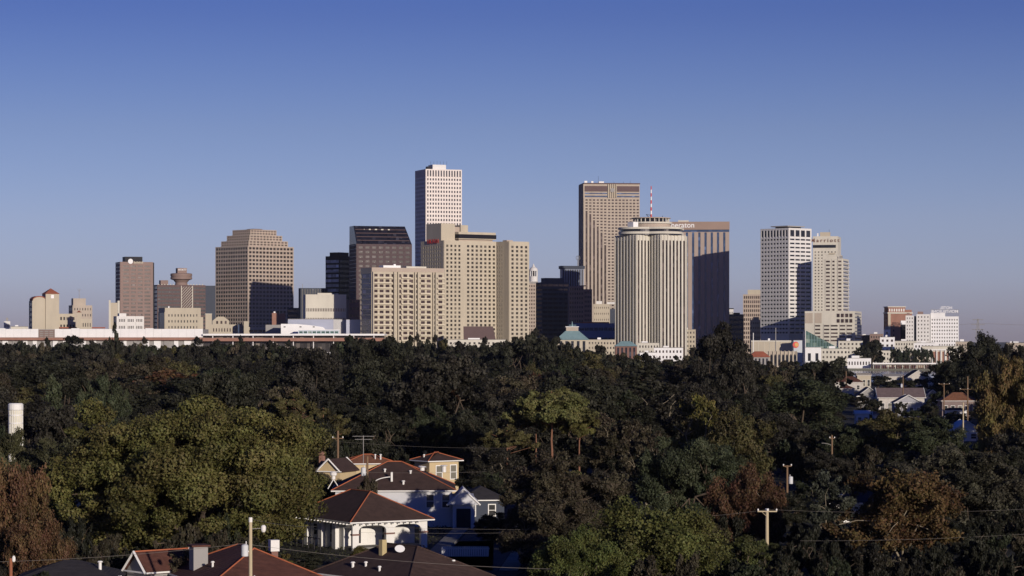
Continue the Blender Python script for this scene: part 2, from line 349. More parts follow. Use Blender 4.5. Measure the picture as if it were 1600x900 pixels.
b = Bld('low_building', 'slim tall cream stair block left of the white windowed block', 'building', 171, 171, 187, 473, 2480, 0, 12, wall=cream, pane=g_gry)
b.core(); b.front('blank'); b.box('fin', pale, -.6, 1.2, -.8, 3, 0, b.h+2.5); b.box('fin', pale, b.W-2, b.W, -.5, 3, 0, b.h+2)
for j in range(4): b.box('balcony', darkm, -1.4, 0, 1, 4, 14+j*6, 15.2+j*6)
b.done()
b = Bld('low_building', 'white block with three clusters of small windows under the brown grey tower', 'building', 178, 183, 225, 494, 2300, 14, wall=white, pane=g_gry)
b.core(); b.left('ribbon', 1, 5, .3, .9, pane=g_blue)
for q in range(3): b.face((b.W*(.04+.32*q), 0), (b.W*(.04+.32*q)+b.W*.28, 0), 'punch', 4, 5, .55, .42, z0=12, d=.35)
b.box('penthouse', white, 2.5, 9, 2, 8, b.h, b.h+2.6); b.done()

# hotel with revolving disc
b = Bld('hotel_tower', 'dark brown banded hotel with a lattice panel and a disc restaurant on its roof', 'hotel', 238, 246, 321, 445, 3000, 12, wall=mauve, pane=g_dark)
b.core(); w_ = b.W
b.face((0, 0), (w_*.47, 0), 'ribbon', 6, 17, .35, .5, z0=10, zt=1.6); b.face((w_*.75, 0), (w_, 0), 'ribbon', 4, 17, .35, .5, z0=10, zt=1.6)
b.left('ribbon', 2, 17, .3, .7)
la = MB(); lx0, lx1 = w_*.485, w_*.735; lz1 = b.h-1
la.box(lx0, lx0+.9, -1.2, 0, 10, lz1); la.box(lx1-.9, lx1, -1.2, 0, 10, lz1)
st = 3.4
for i in range(int((lz1-10)/st)):
    for q in range(4):
        xa = lx0+.9+(lx1-lx0-1.8)*q/4; xb = lx0+.9+(lx1-lx0-1.8)*(q+1)/4; z = 10+i*st
        la.tube((xa, -.7, z), (xb, -.7, z+st), .32, k=4)
la.build('lattice', pale, b.root)
b.box('wing', slate, w_+.1, w_+12.5, 2, b.L+4, 0, b.h-.5)
b.box('stair_tower', rose, 4.5, 13.5, 3, 12, b.h, b.h+5.5)
cx = w_*.53
for j in range(16): b.box('parapet_light', pale, 1+j*w_/16.5, 2.2+j*w_/16.5, -.4, .4, b.h, b.h+.9) if j not in (6, 7, 8, 9) else None
MB().lathe([(7.5, b.h), (7.0, b.h+3), (9.5, b.h+6)], (cx, 9), 28).build('neck', rose, b.root)
MB().lathe([(10, b.h+6), (12.8, b.h+7), (12.8, b.h+9.4), (12.2, b.h+9.4), (12.2, b.h+10.6), (12.8, b.h+10.6), (12.8, b.h+13.5), (11, b.h+14)], (cx, 9), 32).build('disc_restaurant', rose, b.root)
pt = b.box('rooftop_box', rose, cx-5.6, cx+5.6, 4, 14, b.h+14, b.h+20.2)
text('sign', 'HYATT', 3.2, whitep, b.root, (cx, 3.7, b.h+17), (R(90), 0, 0), .15)
b.done()

b = Bld('office_building', 'plain cream block with four rows of small square windows below the disc topped hotel', 'building', 248, 257.5, 313.5, 481, 2500, 14, wall=cream, pane=g_gry)
b.core(); b.front('punch', 10, 6, .38, .4, z0=14, zt=4.5, mx=2.5); b.left('strip', 1, 0, .9, pane=g_dark, z1=b.h-4)
b.box('right_wing', cream, b.W+.05, b.W+2.8, 1, b.L, 0, b.h-9); b.box('vent', whitep, 4, 5.2, 2, 3, b.h, b.h+1.6); b.done()
b = Bld('church', 'ornate cream gabled hall with a square tower in front of the broad stepped tower', 'church', 331, 331, 371, 507, 2400, 0, 16, wall=cream, pane=g_brn)
b.core(); b.front('punch', 9, 4, .38, .5, z0=9, zt=2)
gx = (332-331)*2400/F; g1 = (358-331)*2400/F
MB().poly([(gx, -.3, b.h), (g1, -.3, b.h), (g1, -.3, b.h+3.5), ((gx+g1)/2+3, -.3, b.h+7.4), ((gx+g1)/2-3, -.3, b.h+7.4), (gx, -.3, b.h+3.5),
           (gx, 14, b.h), (g1, 14, b.h), (g1, 14, b.h+3.5), ((gx+g1)/2+3, 14, b.h+7.4), ((gx+g1)/2-3, 14, b.h+7.4), (gx, 14, b.h+3.5)],
          [(0, 1, 2, 3, 4, 5), (11, 10, 9, 8, 7, 6), (1, 7, 8, 2), (2, 8, 9, 3), (3, 9, 10, 4), (4, 10, 11, 5), (5, 11, 6, 0)]).build('gable', cream, b.root)
for q in range(3): b.box('window', g_brn, gx+3.5+q*4, gx+5.3+q*4, -.42, -.31, b.h+.6, b.h+3.4)
b.box('tower', cream, -6, 0, -.5, 8, 0, ZP(491, 2400)); b.box('tower_cap', pale, -6.3, .3, -.8, 8.3, ZP(491, 2400), ZP(490, 2400))
b.done()
b = Bld('low_building', 'narrow blue grey block beside the ornate cream gabled hall', 'building', 371.5, 371.5, 379, 506, 2390, 0, 10, wall=slate, pane=g_blue); b.core(); b.front('strip', 3, 0, .7); b.done()
b = Bld('low_building', 'low cream parking block with a square stair tower below the broad stepped tower', 'building', 381, 381, 418, 511, 2380, 0, 16, wall=cream, pane=g_brn)
b.core(); b.front('ribbon', 5, 5, .5, .4); b.box('stair_tower', cream, 0, 4.6, -.6, 6, 0, b.h+5.4); b.done()

# stepped tower
D = 2980
b = Bld('office_tower', 'broad tan office tower with stepped shoulders and close rows of windows', 'skyscraper', 337, 387.5, 458.5, 384, D, 37, wall=tan, pane=g_brn)
k = D/F; fl = (8.9)*k
b.core()
b.left('punch', 13, 27, .84, .60, z0=6, zt=.5, mx=.6, pane=g_dark); b.front('punch', 13, 27, .70, .56, z0=6, zt=.5, mx=.6, pane=g_dkb)
for i in range(1, 4):
    q = i*7.6*k/ (math.cos(R(37)) + math.sin(R(37))) * 1.18
    z0_, z1_ = b.h+(i-1)*fl, b.h+i*fl
    b.wb.prism([(q, q), (b.W-q, q), (b.W-q, b.L-q), (q, b.L-q)], z0_, z1_)
    nn = 13-i*1
    b.face((q, b.L-q), (q, q), 'punch', nn-1, 2, .62, .5, z0=z0_+.5, z1=z1_, zt=.3); b.face((q, q), (b.W-q, q), 'punch', nn-1, 2, .62, .5, z0=z0_+.5, z1=z1_, zt=.3)
b.box('penthouse', mauve, b.W*.4, b.W*.6, b.L*.4, b.L*.6, b.h+3*fl, b.h+3*fl+1.5)
b.done()

b = Bld('office_building', 'dark blue block between the stepped tower and the white banded block', 'building', 449, 449, 470, 481, 2850, 0, 20, wall=slate, pane=g_dark); b.core(); b.front('ribbon', 1, 10, .3, .5); b.done()
b = Bld('office_building', 'taller dark blue slab right behind the white banded block', 'building', 467, 470, 512, 450, 2780, 10, wall=slate, pane=g_dark); b.core(); b.front('strip', 10, 0, .5); b.left('strip', 2, 0, .5)
b.box('mast', greyw, 2, 2.4, 2, 2.4, b.h, b.h+4.5); b.done()
b = Bld('office_building', 'white block with four rows of tiny windows and a deep blank parapet', 'building', 477, 477.5, 541, 460, 2268, 5, wall=pale, pane=g_brn, L=26)
b.core(); b.front('punch', 24, 6, .5, .34, z0=2, zt=9.5); b.box('penthouse', pale, 11, 24, 4, 12, b.h, b.h+1.4); b.box('vent', pale, 27, 29, 3, 5, b.h, b.h+1); b.done()
b = Bld('office_tower', 'narrow dark tower with pale banded left side left of the bronze sloped roof tower', 'skyscraper', 509, 530, 546, 400, 2820, 50, wall=darkm, pane=g_dark)
b.core(); b.left('ribbon', 1, 20, .3, .62, pane=glass('silver_glass', (0.30, 0.30, 0.34), frac=.2), z0=5, zt=3.2); b.front('ribbon', 1, 20, .3, .5, z0=5, zt=3.2)
b.box('penthouse', darkm, 1, b.W, 1, b.L*.75, b.h, b.h+4.2); b.done()
# bronze tower with sloped glass top
b = Bld('office_tower', 'dark bronze tower whose top slopes back in black glass', 'skyscraper', 546, 557, 643.5, 381, 2700, 14, wall=mat('bronze_panels', (.085, .058, .062), .6, .08, .05, spec=.15), pane=g_dkb)
b.core(); b.front('punch', 8, 24, .62, .5, z0=4, mx=1, zt=1.2); b.left('strip', 6, 30, .9, .2, z0=4, pane=g_blue)
hh = ZP(352, 2700)-b.h; W, L_ = b.W, b.L; sb = L_*.42
MB().poly([(0, 0, b.h), (W, 0, b.h), (W, L_, b.h), (0, L_, b.h), (-.01, sb, b.h+hh), (W-4.2, sb, b.h+hh), (W-4.2, L_, b.h+hh), (0, L_, b.h+hh)],
   [(0, 1, 5, 4), (1, 2, 6, 5), (2, 3, 7, 6), (3, 0, 4, 7), (4, 5, 6, 7)]).build('sloped_roof', glass('black_glass', (0.012, 0.012, 0.02), (0.05, 0.05, 0.07), .1), b.root)
for j in range(1, 5):
    f = j/5; MB().tube((W*.02, sb*f-.15, b.h+hh*f), (W-4.2*f-1, sb*f-.15, b.h+hh*f), .45, k=4).build('roof_rib', mauve, b.root)
for q in range(5):
    f = .78; MB().box(8+q*7+random.random()*3, 11+q*7, sb*f-.9, sb*f-.3, b.h+hh*f, b.h+hh*f+1.1).build('roof_light', pale, b.root)
b.done()
b = Bld('office_building', 'low brown brick block at the foot of the dark bronze tower', 'building', 540, 545, 562, 468, 2600, 14, wall=dkbrick, pane=g_dark); b.core(); b.front('strip', 3, 8, .6, .3); b.done()

# low stuff in front, 410-560
D = 2230
b = Bld('chimney_block', 'twin reddish brown brick stacks beside the white wedge hall', 'building', 425, 425, 446, 489, 2330, 0, 12, wall=brick, pane=g_dark)
b.box('stack', brick, 0, 6.4, 0, 10, 0, b.h); b.box('stack', brick, 6.9, b.W, 0, 10, 0, b.h-.4); b.box('cap', whitep, 1.5, 3.2, 2, 4, b.h, b.h+1.4); b.wb.box(6.35, 6.95, 1, 9, 0, b.h-2)
b.done()
b = Bld('low_building', 'plain grey brown box below the twin brick stacks', 'building', 415, 415, 439, 507.5, 2240, 0, 14, wall=greyw, pane=g_dark); b.core(); b.front('blank'); b.box('door', darkm, 5, 8, -.1, .02, 0, 5); b.done()
b = Bld('exhibition_hall', 'white wedge shaped hall with curved roof and two small dark hatches', 'hall', 439, 439, 508, 514, 2205, 0, 20, wall=whitep, pane=g_dark)
b.core(); W = b.W
pr = [(0, ZP(506, 2205)), (W*.35, ZP(506.3, 2205)), (W*.65, ZP(508, 2205)), (W*.95, ZP(511, 2205)), (W, b.h)]
n = len(pr); vv = [(0, 0, b.h)]+[(x, 0, z) for x, z in pr]; vv2 = [(x, 20, z) for x, _, z in vv]; n = len(vv)
MB().poly(vv+vv2, [tuple(range(n-1, -1, -1)), tuple(range(n, 2*n))]+[(i, i+1, i+1+n, i+n) for i in range(n-1)]).build('roof', whitep, b.root)
for q in (.06, .42, .72): b.box('hatch', darkm, W*q, W*q+1.7, -.12, -.02, ZP(511.5, 2205), ZP(510, 2205))
b.done()
b = Bld('exhibition_hall', 'long pale blue grey shed with a brilliant white end wall', 'hall', 450, 521, 541, 499, 2226, 75, wall=whitep, pane=g_dark)
b.core(); b.box('side_cladding', mat('lavender_metal', (0.42, 0.45, 0.55), .6, .05, .1), -.3, 0, 0, b.L, 0, b.h); b.box('roof', greyw, -.5, b.W+.2, -.2, b.L, b.h, b.h+.5); b.done()
b = Bld('low_building', 'plain grey block in blue shade left of the balcony apartment tower', 'building', 541, 541, 565, 499.5, 2240, 0, 18, wall=mat('lavender_metal', (0.42, 0.45, 0.55), .6, .05, .1), pane=g_dark); b.core(); b.front('blank'); b.box('door', darkm, 4, 7, -.1, .02, 0, 4); b.box('roof', roofg, 0, b.W, -.3, 18, b.h, b.h+.3); b.done()
b = Bld('glass_canopy', 'low blue green glass lobby in front of the white wedge hall', 'building', 466, 466, 530, 515, 2190, 0, 8, wall=mat('pale_blue_metal', (.5, .56, .62), .5, .05, .1), pane=g_grn)
b.core(z1=b.h-.5); b.front('strip', 9, 2, .8, .15, z0=5, z1=b.h-.6); b.box('roof', whitep, -.4, b.W+.4, -1.2, 8, b.h-.5, b.h); b.done()

# balcony apartment tower
D = 2200
b = Bld('apartment_tower', 'cream apartment tower with stacked balconies and wide dark windows', 'apartment tower', 564, 581, 693, 418, D, 26, wall=cream, pane=g_brn)
b.core(); fh = 8.2*D/F; W = b.W; zt = 4.6; z0b = b.h-zt-13*fh
bays = [(0.0, .30), (.34, .62), (.66, .84), (.88, 1.0)]
b.left('ribbon', 1, 13, .3, .82, z0=z0b, zt=zt, mx=.5, pane=glass('violet_glass', (0.10, 0.085, 0.13), frac=.2))
b.face((0, 0), (W, 0), 'punch', 12, 13, .66, .62, z0=z0b, zt=zt, mx=.5, d=.5)
bal = mat('balcony_front', (.60, .54, .42), .8, .05, .1)
for j in range(13):
    z = z0b+j*fh
    for (a0, a1) in ((.02, .27), (.40, .53), (.66, .80), (.90, 1.0)):
        MB().box(W*a0, W*a1, -2.2, -.51, z+.1, z+1.25).build('balcony', bal, b.root)
for a0 in (0.0, .29, .345, .58, .62, .835, .87): MB().box(W*a0, W*a0+1.1, -2.5, -.505, 0, b.h-zt+1).build('fin', cream, b.root)
b.box('parapet', tan, -.3, W+.3, -.8, b.L, b.h-zt+1.2, b.h+.1)
b.box('penthouse', whitep, W*.18, W*.42, 3, 12, b.h+.1, b.h+2.2); b.box('penthouse', pale, W*.5, W*.78, 3, 12, b.h+.1, b.h+1.6)
b.box('roof_tank', whitep, W*.33, W*.36, 4, 5, b.h+2.2, b.h+3.4)
b.done()

# tallest tower
D = 3000
b = Bld('office_tower', 'tallest tower of the skyline, pale with a dark shaded left side', 'skyscraper', 649, 665.5, 721.5, 264, D, 19, wall=travert, pane=g_dark)
zt = 9.5; b.core(); ny = 43
b.front('punch', 13, ny, .5, .55, z0=8, z1=b.h-zt, zt=.2, mx=.6); b.left('punch', 11, ny, .5, .55, z0=8, z1=b.h-zt, zt=.2, mx=.6)
b.face((0, 0), (b.W, 0), 'strip', 13, 0, .5, z0=b.h-zt+.8, zt=1.4, mx=.6); b.face((0, b.L), (0, 0), 'strip', 11, 0, .5, z0=b.h-zt+.8, zt=1.4, mx=.6)
b.box('penthouse', white, b.W*.25, b.W*.62, 8, 24, b.h, b.h+6); b.box('cooling_unit', darkm, b.W*.10, b.W*.2, 8, 14, b.h, b.h+3.6)
a = MB()
for q in range(6): a.tube((b.W*(.2+.09*q), 9, b.h+(6 if q > 0 else 0)), (b.W*(.2+.09*q), 9, b.h+10), .12, k=5)
a.build('aerial', darkm, b.root)
b.done()

# riverside hotel with two lit faces
D = 2300; k = D/F
b = Bld('hotel_tower', 'massive cream riverside hotel with many square windows and a dark banded roof lounge', 'hotel', 658, 694, 775.5, 375.5, D, 33, wall=cream, pane=g_gry)
g_h = glass('hotel_glass', (0.04, 0.034, 0.028), (0.16, 0.14, 0.11), .3)
b.pane = g_h; fh = 6.52*k; W, L_ = b.W, b.L
b.core(); ny = 23; z0 = b.h-3.0-ny*fh
b.face((0, 0), (W*.34, 0), 'punch', 4, ny, .50, .56, z0=z0, zt=3.0, mx=1.0); b.face((W*.40, 0), (W, 0), 'punch', 7, ny, .52, .56, z0=z0, zt=3.0, mx=.6)
b.face((W*.34, 0), (W*.40, 0), 'blank')
b.wb.obox((0, 0), (1, 0), (0, -1), W*.34, W*.40, 0, .35, 0, b.h-.01)
b.left('punch', 8, ny, .4, .62, z0=z0, zt=4.0, mx=3.5, pane=g_brn)
text('sign', 'HILTON', 5.2, redp, b.root, (-1.0, L_*.45, b.h-2.2), (R(90), 0, R(-90)), .2)
zt2 = b.h
b.box('penthouse', cream, -2+2, W*.26, 5, 30, zt2, zt2+(27)*k); b.box('penthouse', tan, W*.26, W*.36, 6, 20, zt2, zt2+22*k); b.box('penthouse', cream, W*.36, W*.50, 4, 20, zt2, zt2+25*k)
lo = b.box('roof_lounge', cream, W*.27, W*.985, -.6, 18, zt2+1.6, zt2+4*k); b.box('roof_lounge_band', darkm, W*.27, W*.99, -.9, 18.2, zt2+4*k, zt2+10.3*k); b.box('roof_lounge_cap', cream, W*.265, W*.98, -.7, 18, zt2+10.3*k, zt2+14*k)
b.box('lounge_support', tan, W*.3, W*.95, 2, 14, zt2, zt2+1.6)
b.done()
b = Bld('hotel_wing', 'right wing of the massive cream riverside hotel with its brown shaded return', 'hotel', 775.5, 795.5, 826.5, 377, D+17, 38, wall=cream, pane=g_h)
b.core(); W, L_ = b.W, b.L; ny = 23; z0 = b.h-3.2-ny*fh
b.front('punch', 4, ny, .50, .56, z0=z0, zt=3.2, mx=1.0); b.face((0, L_), (0, L_*.45), 'punch', 3, ny, .35, .6, z0=z0, zt=3.2, mx=.4)
b.wb.obox((0, L_*.45), (0, -1), (-1, 0), 0, L_*.45, 0, .3, 0, b.h-.01)
b.box('stair_head', tan, 2, 9, 6, 12, b.h, b.h+1.3); b.done()
o = MB(); D = 2180; xa, xb, xc_, xd = [XZ(q, 0, D)[0] for q in (725, 778, 770, 724)]
o.poly([(xa, D, 0), (xb+3, D, 0), (xc_, D, ZP(510, D)), (xd, D, ZP(510, D)), (xa, D+14, 0), (xb+3, D+14, 0), (xc_, D+14, ZP(510, D)), (xd, D+14, ZP(510, D))], [(0,1,2,3),(1,5,6,2),(5,4,7,6),(4,0,3,7),(3,2,6,7)])
tag(o.build('glass_atrium', mauve), 'dark trapezoid atrium at the foot of the massive riverside hotel', 'building')

# cupola building
D = 2800; k = D/F
b = Bld('office_building', 'brick office tower topped by a white columned cupola', 'building', 825, 825, 840.5, 443, D, 0, 14, wall=tan, pane=g_brn)
b.core(); b.front('punch', 4, 20, .5, .5); c = (b.W*.56, 6)
b.box('parapet', greyw, -.2, b.W+.3, -.6, 14, b.h, b.h+2.2)
MB().lathe([(4.6, b.h+2.2), (4.6, b.h+8)], c, 20).build('drum', white, b.root)
for i in range(10): an = 2*PI*i/10; MB().tube((c[0]+4.2*math.cos(an), c[1]+4.2*math.sin(an), b.h+8), (c[0]+4.2*math.cos(an), c[1]+4.2*math.sin(an), b.h+14), .5).build('column', white, b.root)
MB().lathe([(2.6, b.h+8), (2.6, b.h+14)], c, 16).build('lantern_core', g_gry, b.root)
MB().lathe([(4.9, b.h+14), (4.8, b.h+15), (3.8, b.h+17), (2.0, b.h+18.4), (1.2, b.h+19.6), (.3, b.h+22)], c, 20).build('dome', white, b.root); b.done()

# dark cluster in the long shadow
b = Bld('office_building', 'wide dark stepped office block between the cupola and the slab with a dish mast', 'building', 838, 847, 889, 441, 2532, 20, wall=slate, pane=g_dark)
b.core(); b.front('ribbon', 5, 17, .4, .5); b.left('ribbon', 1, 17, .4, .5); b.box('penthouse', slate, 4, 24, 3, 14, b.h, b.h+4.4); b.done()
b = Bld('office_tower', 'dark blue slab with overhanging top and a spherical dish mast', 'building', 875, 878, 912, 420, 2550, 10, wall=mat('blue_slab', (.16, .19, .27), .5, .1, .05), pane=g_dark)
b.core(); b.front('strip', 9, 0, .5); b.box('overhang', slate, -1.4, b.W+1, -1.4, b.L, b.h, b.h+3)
a = MB(); mx_ = b.W*.78
a.tube((mx_, 5, b.h+3), (mx_, 5, b.h+9), .5, .4)
for z in (5, 7, 9): a.tube((mx_-1.2, 5, b.h+z), (mx_+1.2, 5, b.h+z), .15, k=4)
for i in range(6):
    for q in range(12):
        f = lambda q_: Vector((mx_+2.2*math.cos(2*PI*q_/12)*math.cos(PI*i/6), 5+2.2*math.cos(2*PI*q_/12)*math.sin(PI*i/6), b.h+11.2+2.2*math.sin(2*PI*q_/12)))
        a.tube(f(q), f(q+1), .09, k=4)
a.build('dish_mast', greyw, b.root); b.done()
b = Bld('office_building', 'rose brown gridded office block with stepped right shoulder in deep shade', 'building', 887, 889, 912, 447, 2500, 8, wall=rose, pane=g_dark)
b.core(); b.front('punch', 6, 16, .55, .5); b.box('wing', mauve, b.W+.05, b.W+8.5, 1, 16, 0, b.h-3)
b.face((b.W+.3, 1), (b.W+8.3, 1), 'punch', 4, 15, .55, .5, z1=b.h-3.1); b.box('stair_head', slate, b.W*.8, b.W+3, 5, 10, b.h-.1, b.h+.9); b.done()
b = Bld('hotel_building', 'sunlit cream block with a dark roof line at the foot of the tall beige tower', 'building', 927, 927, 953, 475, 2600, 0, 16, wall=cream, pane=g_brn)
b.core(); b.front('punch', 8, 9, .28, .3); b.box('penthouse', white, 3, 9, 2, 8, b.h, b.h+3); b.box('penthouse', white, 14, 24, 1, 8, b.h-.1, b.h+2); b.box('side_block', slate, b.W+.1, b.W+8, 2, 14, 0, b.h-5); b.done()
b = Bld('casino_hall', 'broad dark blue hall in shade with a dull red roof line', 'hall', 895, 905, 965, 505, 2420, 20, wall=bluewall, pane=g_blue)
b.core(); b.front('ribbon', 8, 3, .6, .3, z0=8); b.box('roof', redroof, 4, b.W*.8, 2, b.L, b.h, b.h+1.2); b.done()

# tall beige tower with crest
D = 2950; k = D/F
b = Bld('office_tower', 'tall beige tower with a framed crest and dark bands under its flat top', 'skyscraper', 910, 912, 999.5, 287, D, 8, L=40, wall=beige, pane=g_gry)
b.core(); W = b.W; zt = 23*k; pw = W/15
b.pane = g_brn
ny = 50; zb, zt_ = 6, b.h-zt; fh = (zt_-zb)/ny
# punched field upper, strips lower left
def cols(a, c): return (W*a/15, 0), (W*c/15, 0)
b.wins_special = []
for (c0, c1, ysw) in ((0, 1, 328), (1, 2, 334), (2, 3, 345), (3, 4, 356), (4, 5, 365), (5, 6, 384)):
    zs = zb+round((ZP(ysw, D)-zb)/fh)*fh; p0, p1 = cols(c0+.25, c1+.25)
    nlow = round((zs-zb)/fh)
    b.face(p0, p1, 'strip', 1, 0, .54, z0=zb, z1=zs, zt=.1, mx=.1)
    b.face(p0, p1, 'punch', 1, ny-nlow, .62, .5, z0=zs+.5, z1=zt_, zt=.1, mx=.1, pane=g_brn)
p0, p1 = cols(6.25, 15); b.face(p0, p1, 'punch', 9, ny, .62, .5, z0=zb, z1=zt_, zt=.1, mx=.3)
b.wb.obox((0, 0), (1, 0), (0, -1), 0, W*.25/15, 0, .4, 0, zt_)
b.left('strip', 5, 0, .5)
for (a0, a1) in ((.02, .42), (.59, .99)):
    b.box('dark_band', mauve, W*a0, W*a1, -.7, .05, b.h-12*k, b.h-3.5*k)
    b.box('window_band', g_blue, W*a0, W*a1, -.3, .05, b.h-16*k, b.h-14*k); b.box('window_band', g_blue, W*a0, W*a1, -.3, .05, b.h-21*k, b.h-18.5*k)
for q in range(5): b.box('crest_fin', cream, W*(.43+.036*q), W*(.43+.036*q)+.9, -1.4, .02, b.h-22*k, b.h-.3)
MB().tube((W*.508, -1.3, b.h-10*k), (W*.508, -1.7, b.h-10*k), 2.6, 2.6, 18).build('crest', greyw, b.root)
b.box('parapet', mauve, -.2, W+.4, -1, 40, b.h-.2, b.h+1)
b.box('dish', whitep, W*.02, W*.07, 3, 5, b.h+1, b.h+3.5); b.box('dish', whitep, W*.14, W*.18, 3, 5, b.h+1, b.h+3.2)
b.box('penthouse', whitep, W*.28, W*.37, 4, 10, b.h+1, b.h+3)
a = MB()
for q, z in ((.27, 9), (.84, 4), (.72, 3), (.55, 3)): a.tube((W*q, 4, b.h+1), (W*q, 4, b.h+z), .13, k=5)
a.build('aerial', darkm, b.root)
b.done()

# ribbed tower with ringed crown
D = 2330; k = D/F
C, ta, _, _ = corner(0, 1020, 1050, D, 0); th = R(30)
root = empty('office_tower', (C.x, D+28, 0), R(38), 'cream vertically ribbed tower with ringed crown and red and white mast', 'skyscraper')
hb = ZP(367, D); a_, s_ = 15.0, 30.8      # arm half width, arm length
P = [(a_, -a_), (s_, -a_), (s_, a_), (a_, a_), (a_, s_), (-a_, s_), (-a_, a_), (-s_, a_), (-s_, -a_), (-a_, -a_), (-a_, -s_), (a_, -s_)]
core = MB().prism(P, 0, hb).build('wall', pale, root)
ribs = 0; strips = []
rb = MB()
for i in range(12):
    p0 = Vector(P[i]); p1 = Vector(P[(i+1) % 12]); e = p1-p0; Wd = e.length; u = e/Wd; n = Vector((u.y, -u.x)); m = max(3, round(Wd/4.1))
    for j in range(m+1):
        a0 = Wd*j/m-.98 if j > 0 else 0; a1 = Wd*j/m+.98 if j < m else Wd
        rb.obox(p0, u, n, a0, a1, 0, .7, 4, hb)
    for j in range(m):
        s = MB(); s.obox(p0, u, n, Wd*j/m+1.0, Wd*(j+1)/m-1.0, -.05, .12, 5, hb-5)
        if n.y < -.2 or n.x < -.9 or n.x > .9:
            s.build('window_strip', g_dkb if j % 2 else g_brn, root)
rb.build('ribs', pale, root)
def ring(r, z0, z1, name, m, sc=1.0):
    """cross shaped floor with rounded arms"""
    pts = []
    for i in range(96):
        an = 2*PI*i/96; c_ = abs(math.cos(an)); s__ = abs(math.sin(an)); t_ = max(c_, s__)
        rr = r*(.80+.20*((t_-.707)/.293)**1.3)
        pts.append((rr*math.cos(an), rr*math.sin(an)))
    return MB().prism(pts, z0, z1).build(name, m, root)
hz = lambda y: ZP(y, D)
ring(33.5, hb, hz(365), 'crown_wall', g_dark); ring(34.2, hz(365), hz(361.5), 'crown_ring', pale)
ring(32.5, hz(361.5), hz(357.5), 'crown_window', g_dark); ring(34.5, hz(357.5), hz(354.5), 'crown_ring', pale)
MB().lathe([(18, hz(354.5)), (18, hz(348))], (0, 0), 36).build('drum', tan, root)
MB().lathe([(19.5, hz(348)), (19.5, hz(345.5)), (17, hz(345.5))], (0, 0), 36).build('drum_ring', pale, root)
for i in range(24):
    an = 2*PI*i/24; MB().tube((16.5*math.cos(an), 16.5*math.sin(an), hz(345.5)), (16.5*math.cos(an), 16.5*math.sin(an), hz(339.5)), .45, k=6).build('crown_column', pale, root)
MB().lathe([(13.5, hz(345.5)), (13.5, hz(339.5))], (0, 0), 24).build('drum_glass', g_dark, root)
MB().lathe([(18.2, hz(339.5)), (18.2, hz(338.4)), (16, hz(338))], (0, 0), 36).build('crown_roof', tan, root)
for q in range(9):
    z0 = hz(338)+q*(hz(288)-hz(338))/9; z1 = hz(338)+(q+1)*(hz(288)-hz(338))/9
    MB().tube((0, 0, z0), (0, 0, z1), 0.8-.04*q, 0.77-.04*q, 8).build('mast', redp if q % 2 == 0 else whitep, root)
cr = MB()
cr.tube((-19, 4, hz(347)), (-25, 0, hz(352)), .5); cr.tube((-10, -8, hz(338)), (-13, -8, hz(334)), .25); cr.tube((-13, -8, hz(334)), (-7, -8, hz(335)), .2); cr.tube((7, -8, hz(338)), (7, -8, hz(335)), .2)
cr.build('roof_crane', darkm, root)
MB().box(-27, -21, -6, 2, hz(354.5), hz(346)).build('roof_plant', whitep, root)
MB().box(20, 29, -6, 6, hz(354.5), hz(352)).build('roof_plant', white, root)

# banner topped hotel in shade
D = 2643; k = D/F
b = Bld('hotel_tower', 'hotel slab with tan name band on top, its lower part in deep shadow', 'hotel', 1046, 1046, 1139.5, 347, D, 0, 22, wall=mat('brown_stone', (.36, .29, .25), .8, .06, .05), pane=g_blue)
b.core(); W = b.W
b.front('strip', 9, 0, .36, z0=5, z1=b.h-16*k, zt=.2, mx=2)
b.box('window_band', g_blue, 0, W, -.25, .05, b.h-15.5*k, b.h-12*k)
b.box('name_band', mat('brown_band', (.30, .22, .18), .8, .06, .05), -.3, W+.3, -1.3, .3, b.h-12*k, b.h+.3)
text('sign', 'Sheraton', 11.5*k, whitep, b.root, (19.5*k*.93, -1.5, b.h-8.6*k), (R(90), 0, 0), .15)
b.box('penthouse', pale, 9, 20, 2, 8, b.h, b.h+1.8)
b.done()

b = Bld('office_building', 'small white roof tank block right of the shaded hotel slab', 'building', 1138, 1138, 1146, 483, 2700, 0, 8, wall=white, pane=g_dark); b.core(); b.front('punch', 3, 7, .4, .4); b.box('cap', darkm, -.3, b.W+.3, -.6, 8, b.h, b.h+1); b.done()
b = Bld('office_building', 'dark low block between the shaded hotel slab and the brown gridded block', 'building', 1138, 1138, 1162, 491, 2650, 0, 14, wall=slate, pane=g_dark); b.core(); b.front('ribbon', 3, 9, .4, .5); b.box('penthouse', darkm, 5, 12, 3, 9, b.h, b.h+1.6); b.done()
b = Bld('office_building', 'brown gridded block with cream roof box left of the white banded tower', 'building', 1161, 1161, 1190, 460, 2750, 0, 16, wall=tan, pane=g_brn); b.core(); b.front('punch', 9, 14, .6, .62); b.box('penthouse', cream, 5, b.W, 1, 10, b.h, b.h+5); b.done()
b = Bld('office_building', 'small cream old block with regular windows at the foot of the brown gridded block', 'building', 1172, 1172, 1188, 500, 2560, 0, 12, wall=cream, pane=g_brn); b.core(); b.front('punch', 5, 8, .38, .45); b.box('penthouse', cream, 3, 9, 2, 7, b.h, b.h+3); b.done()

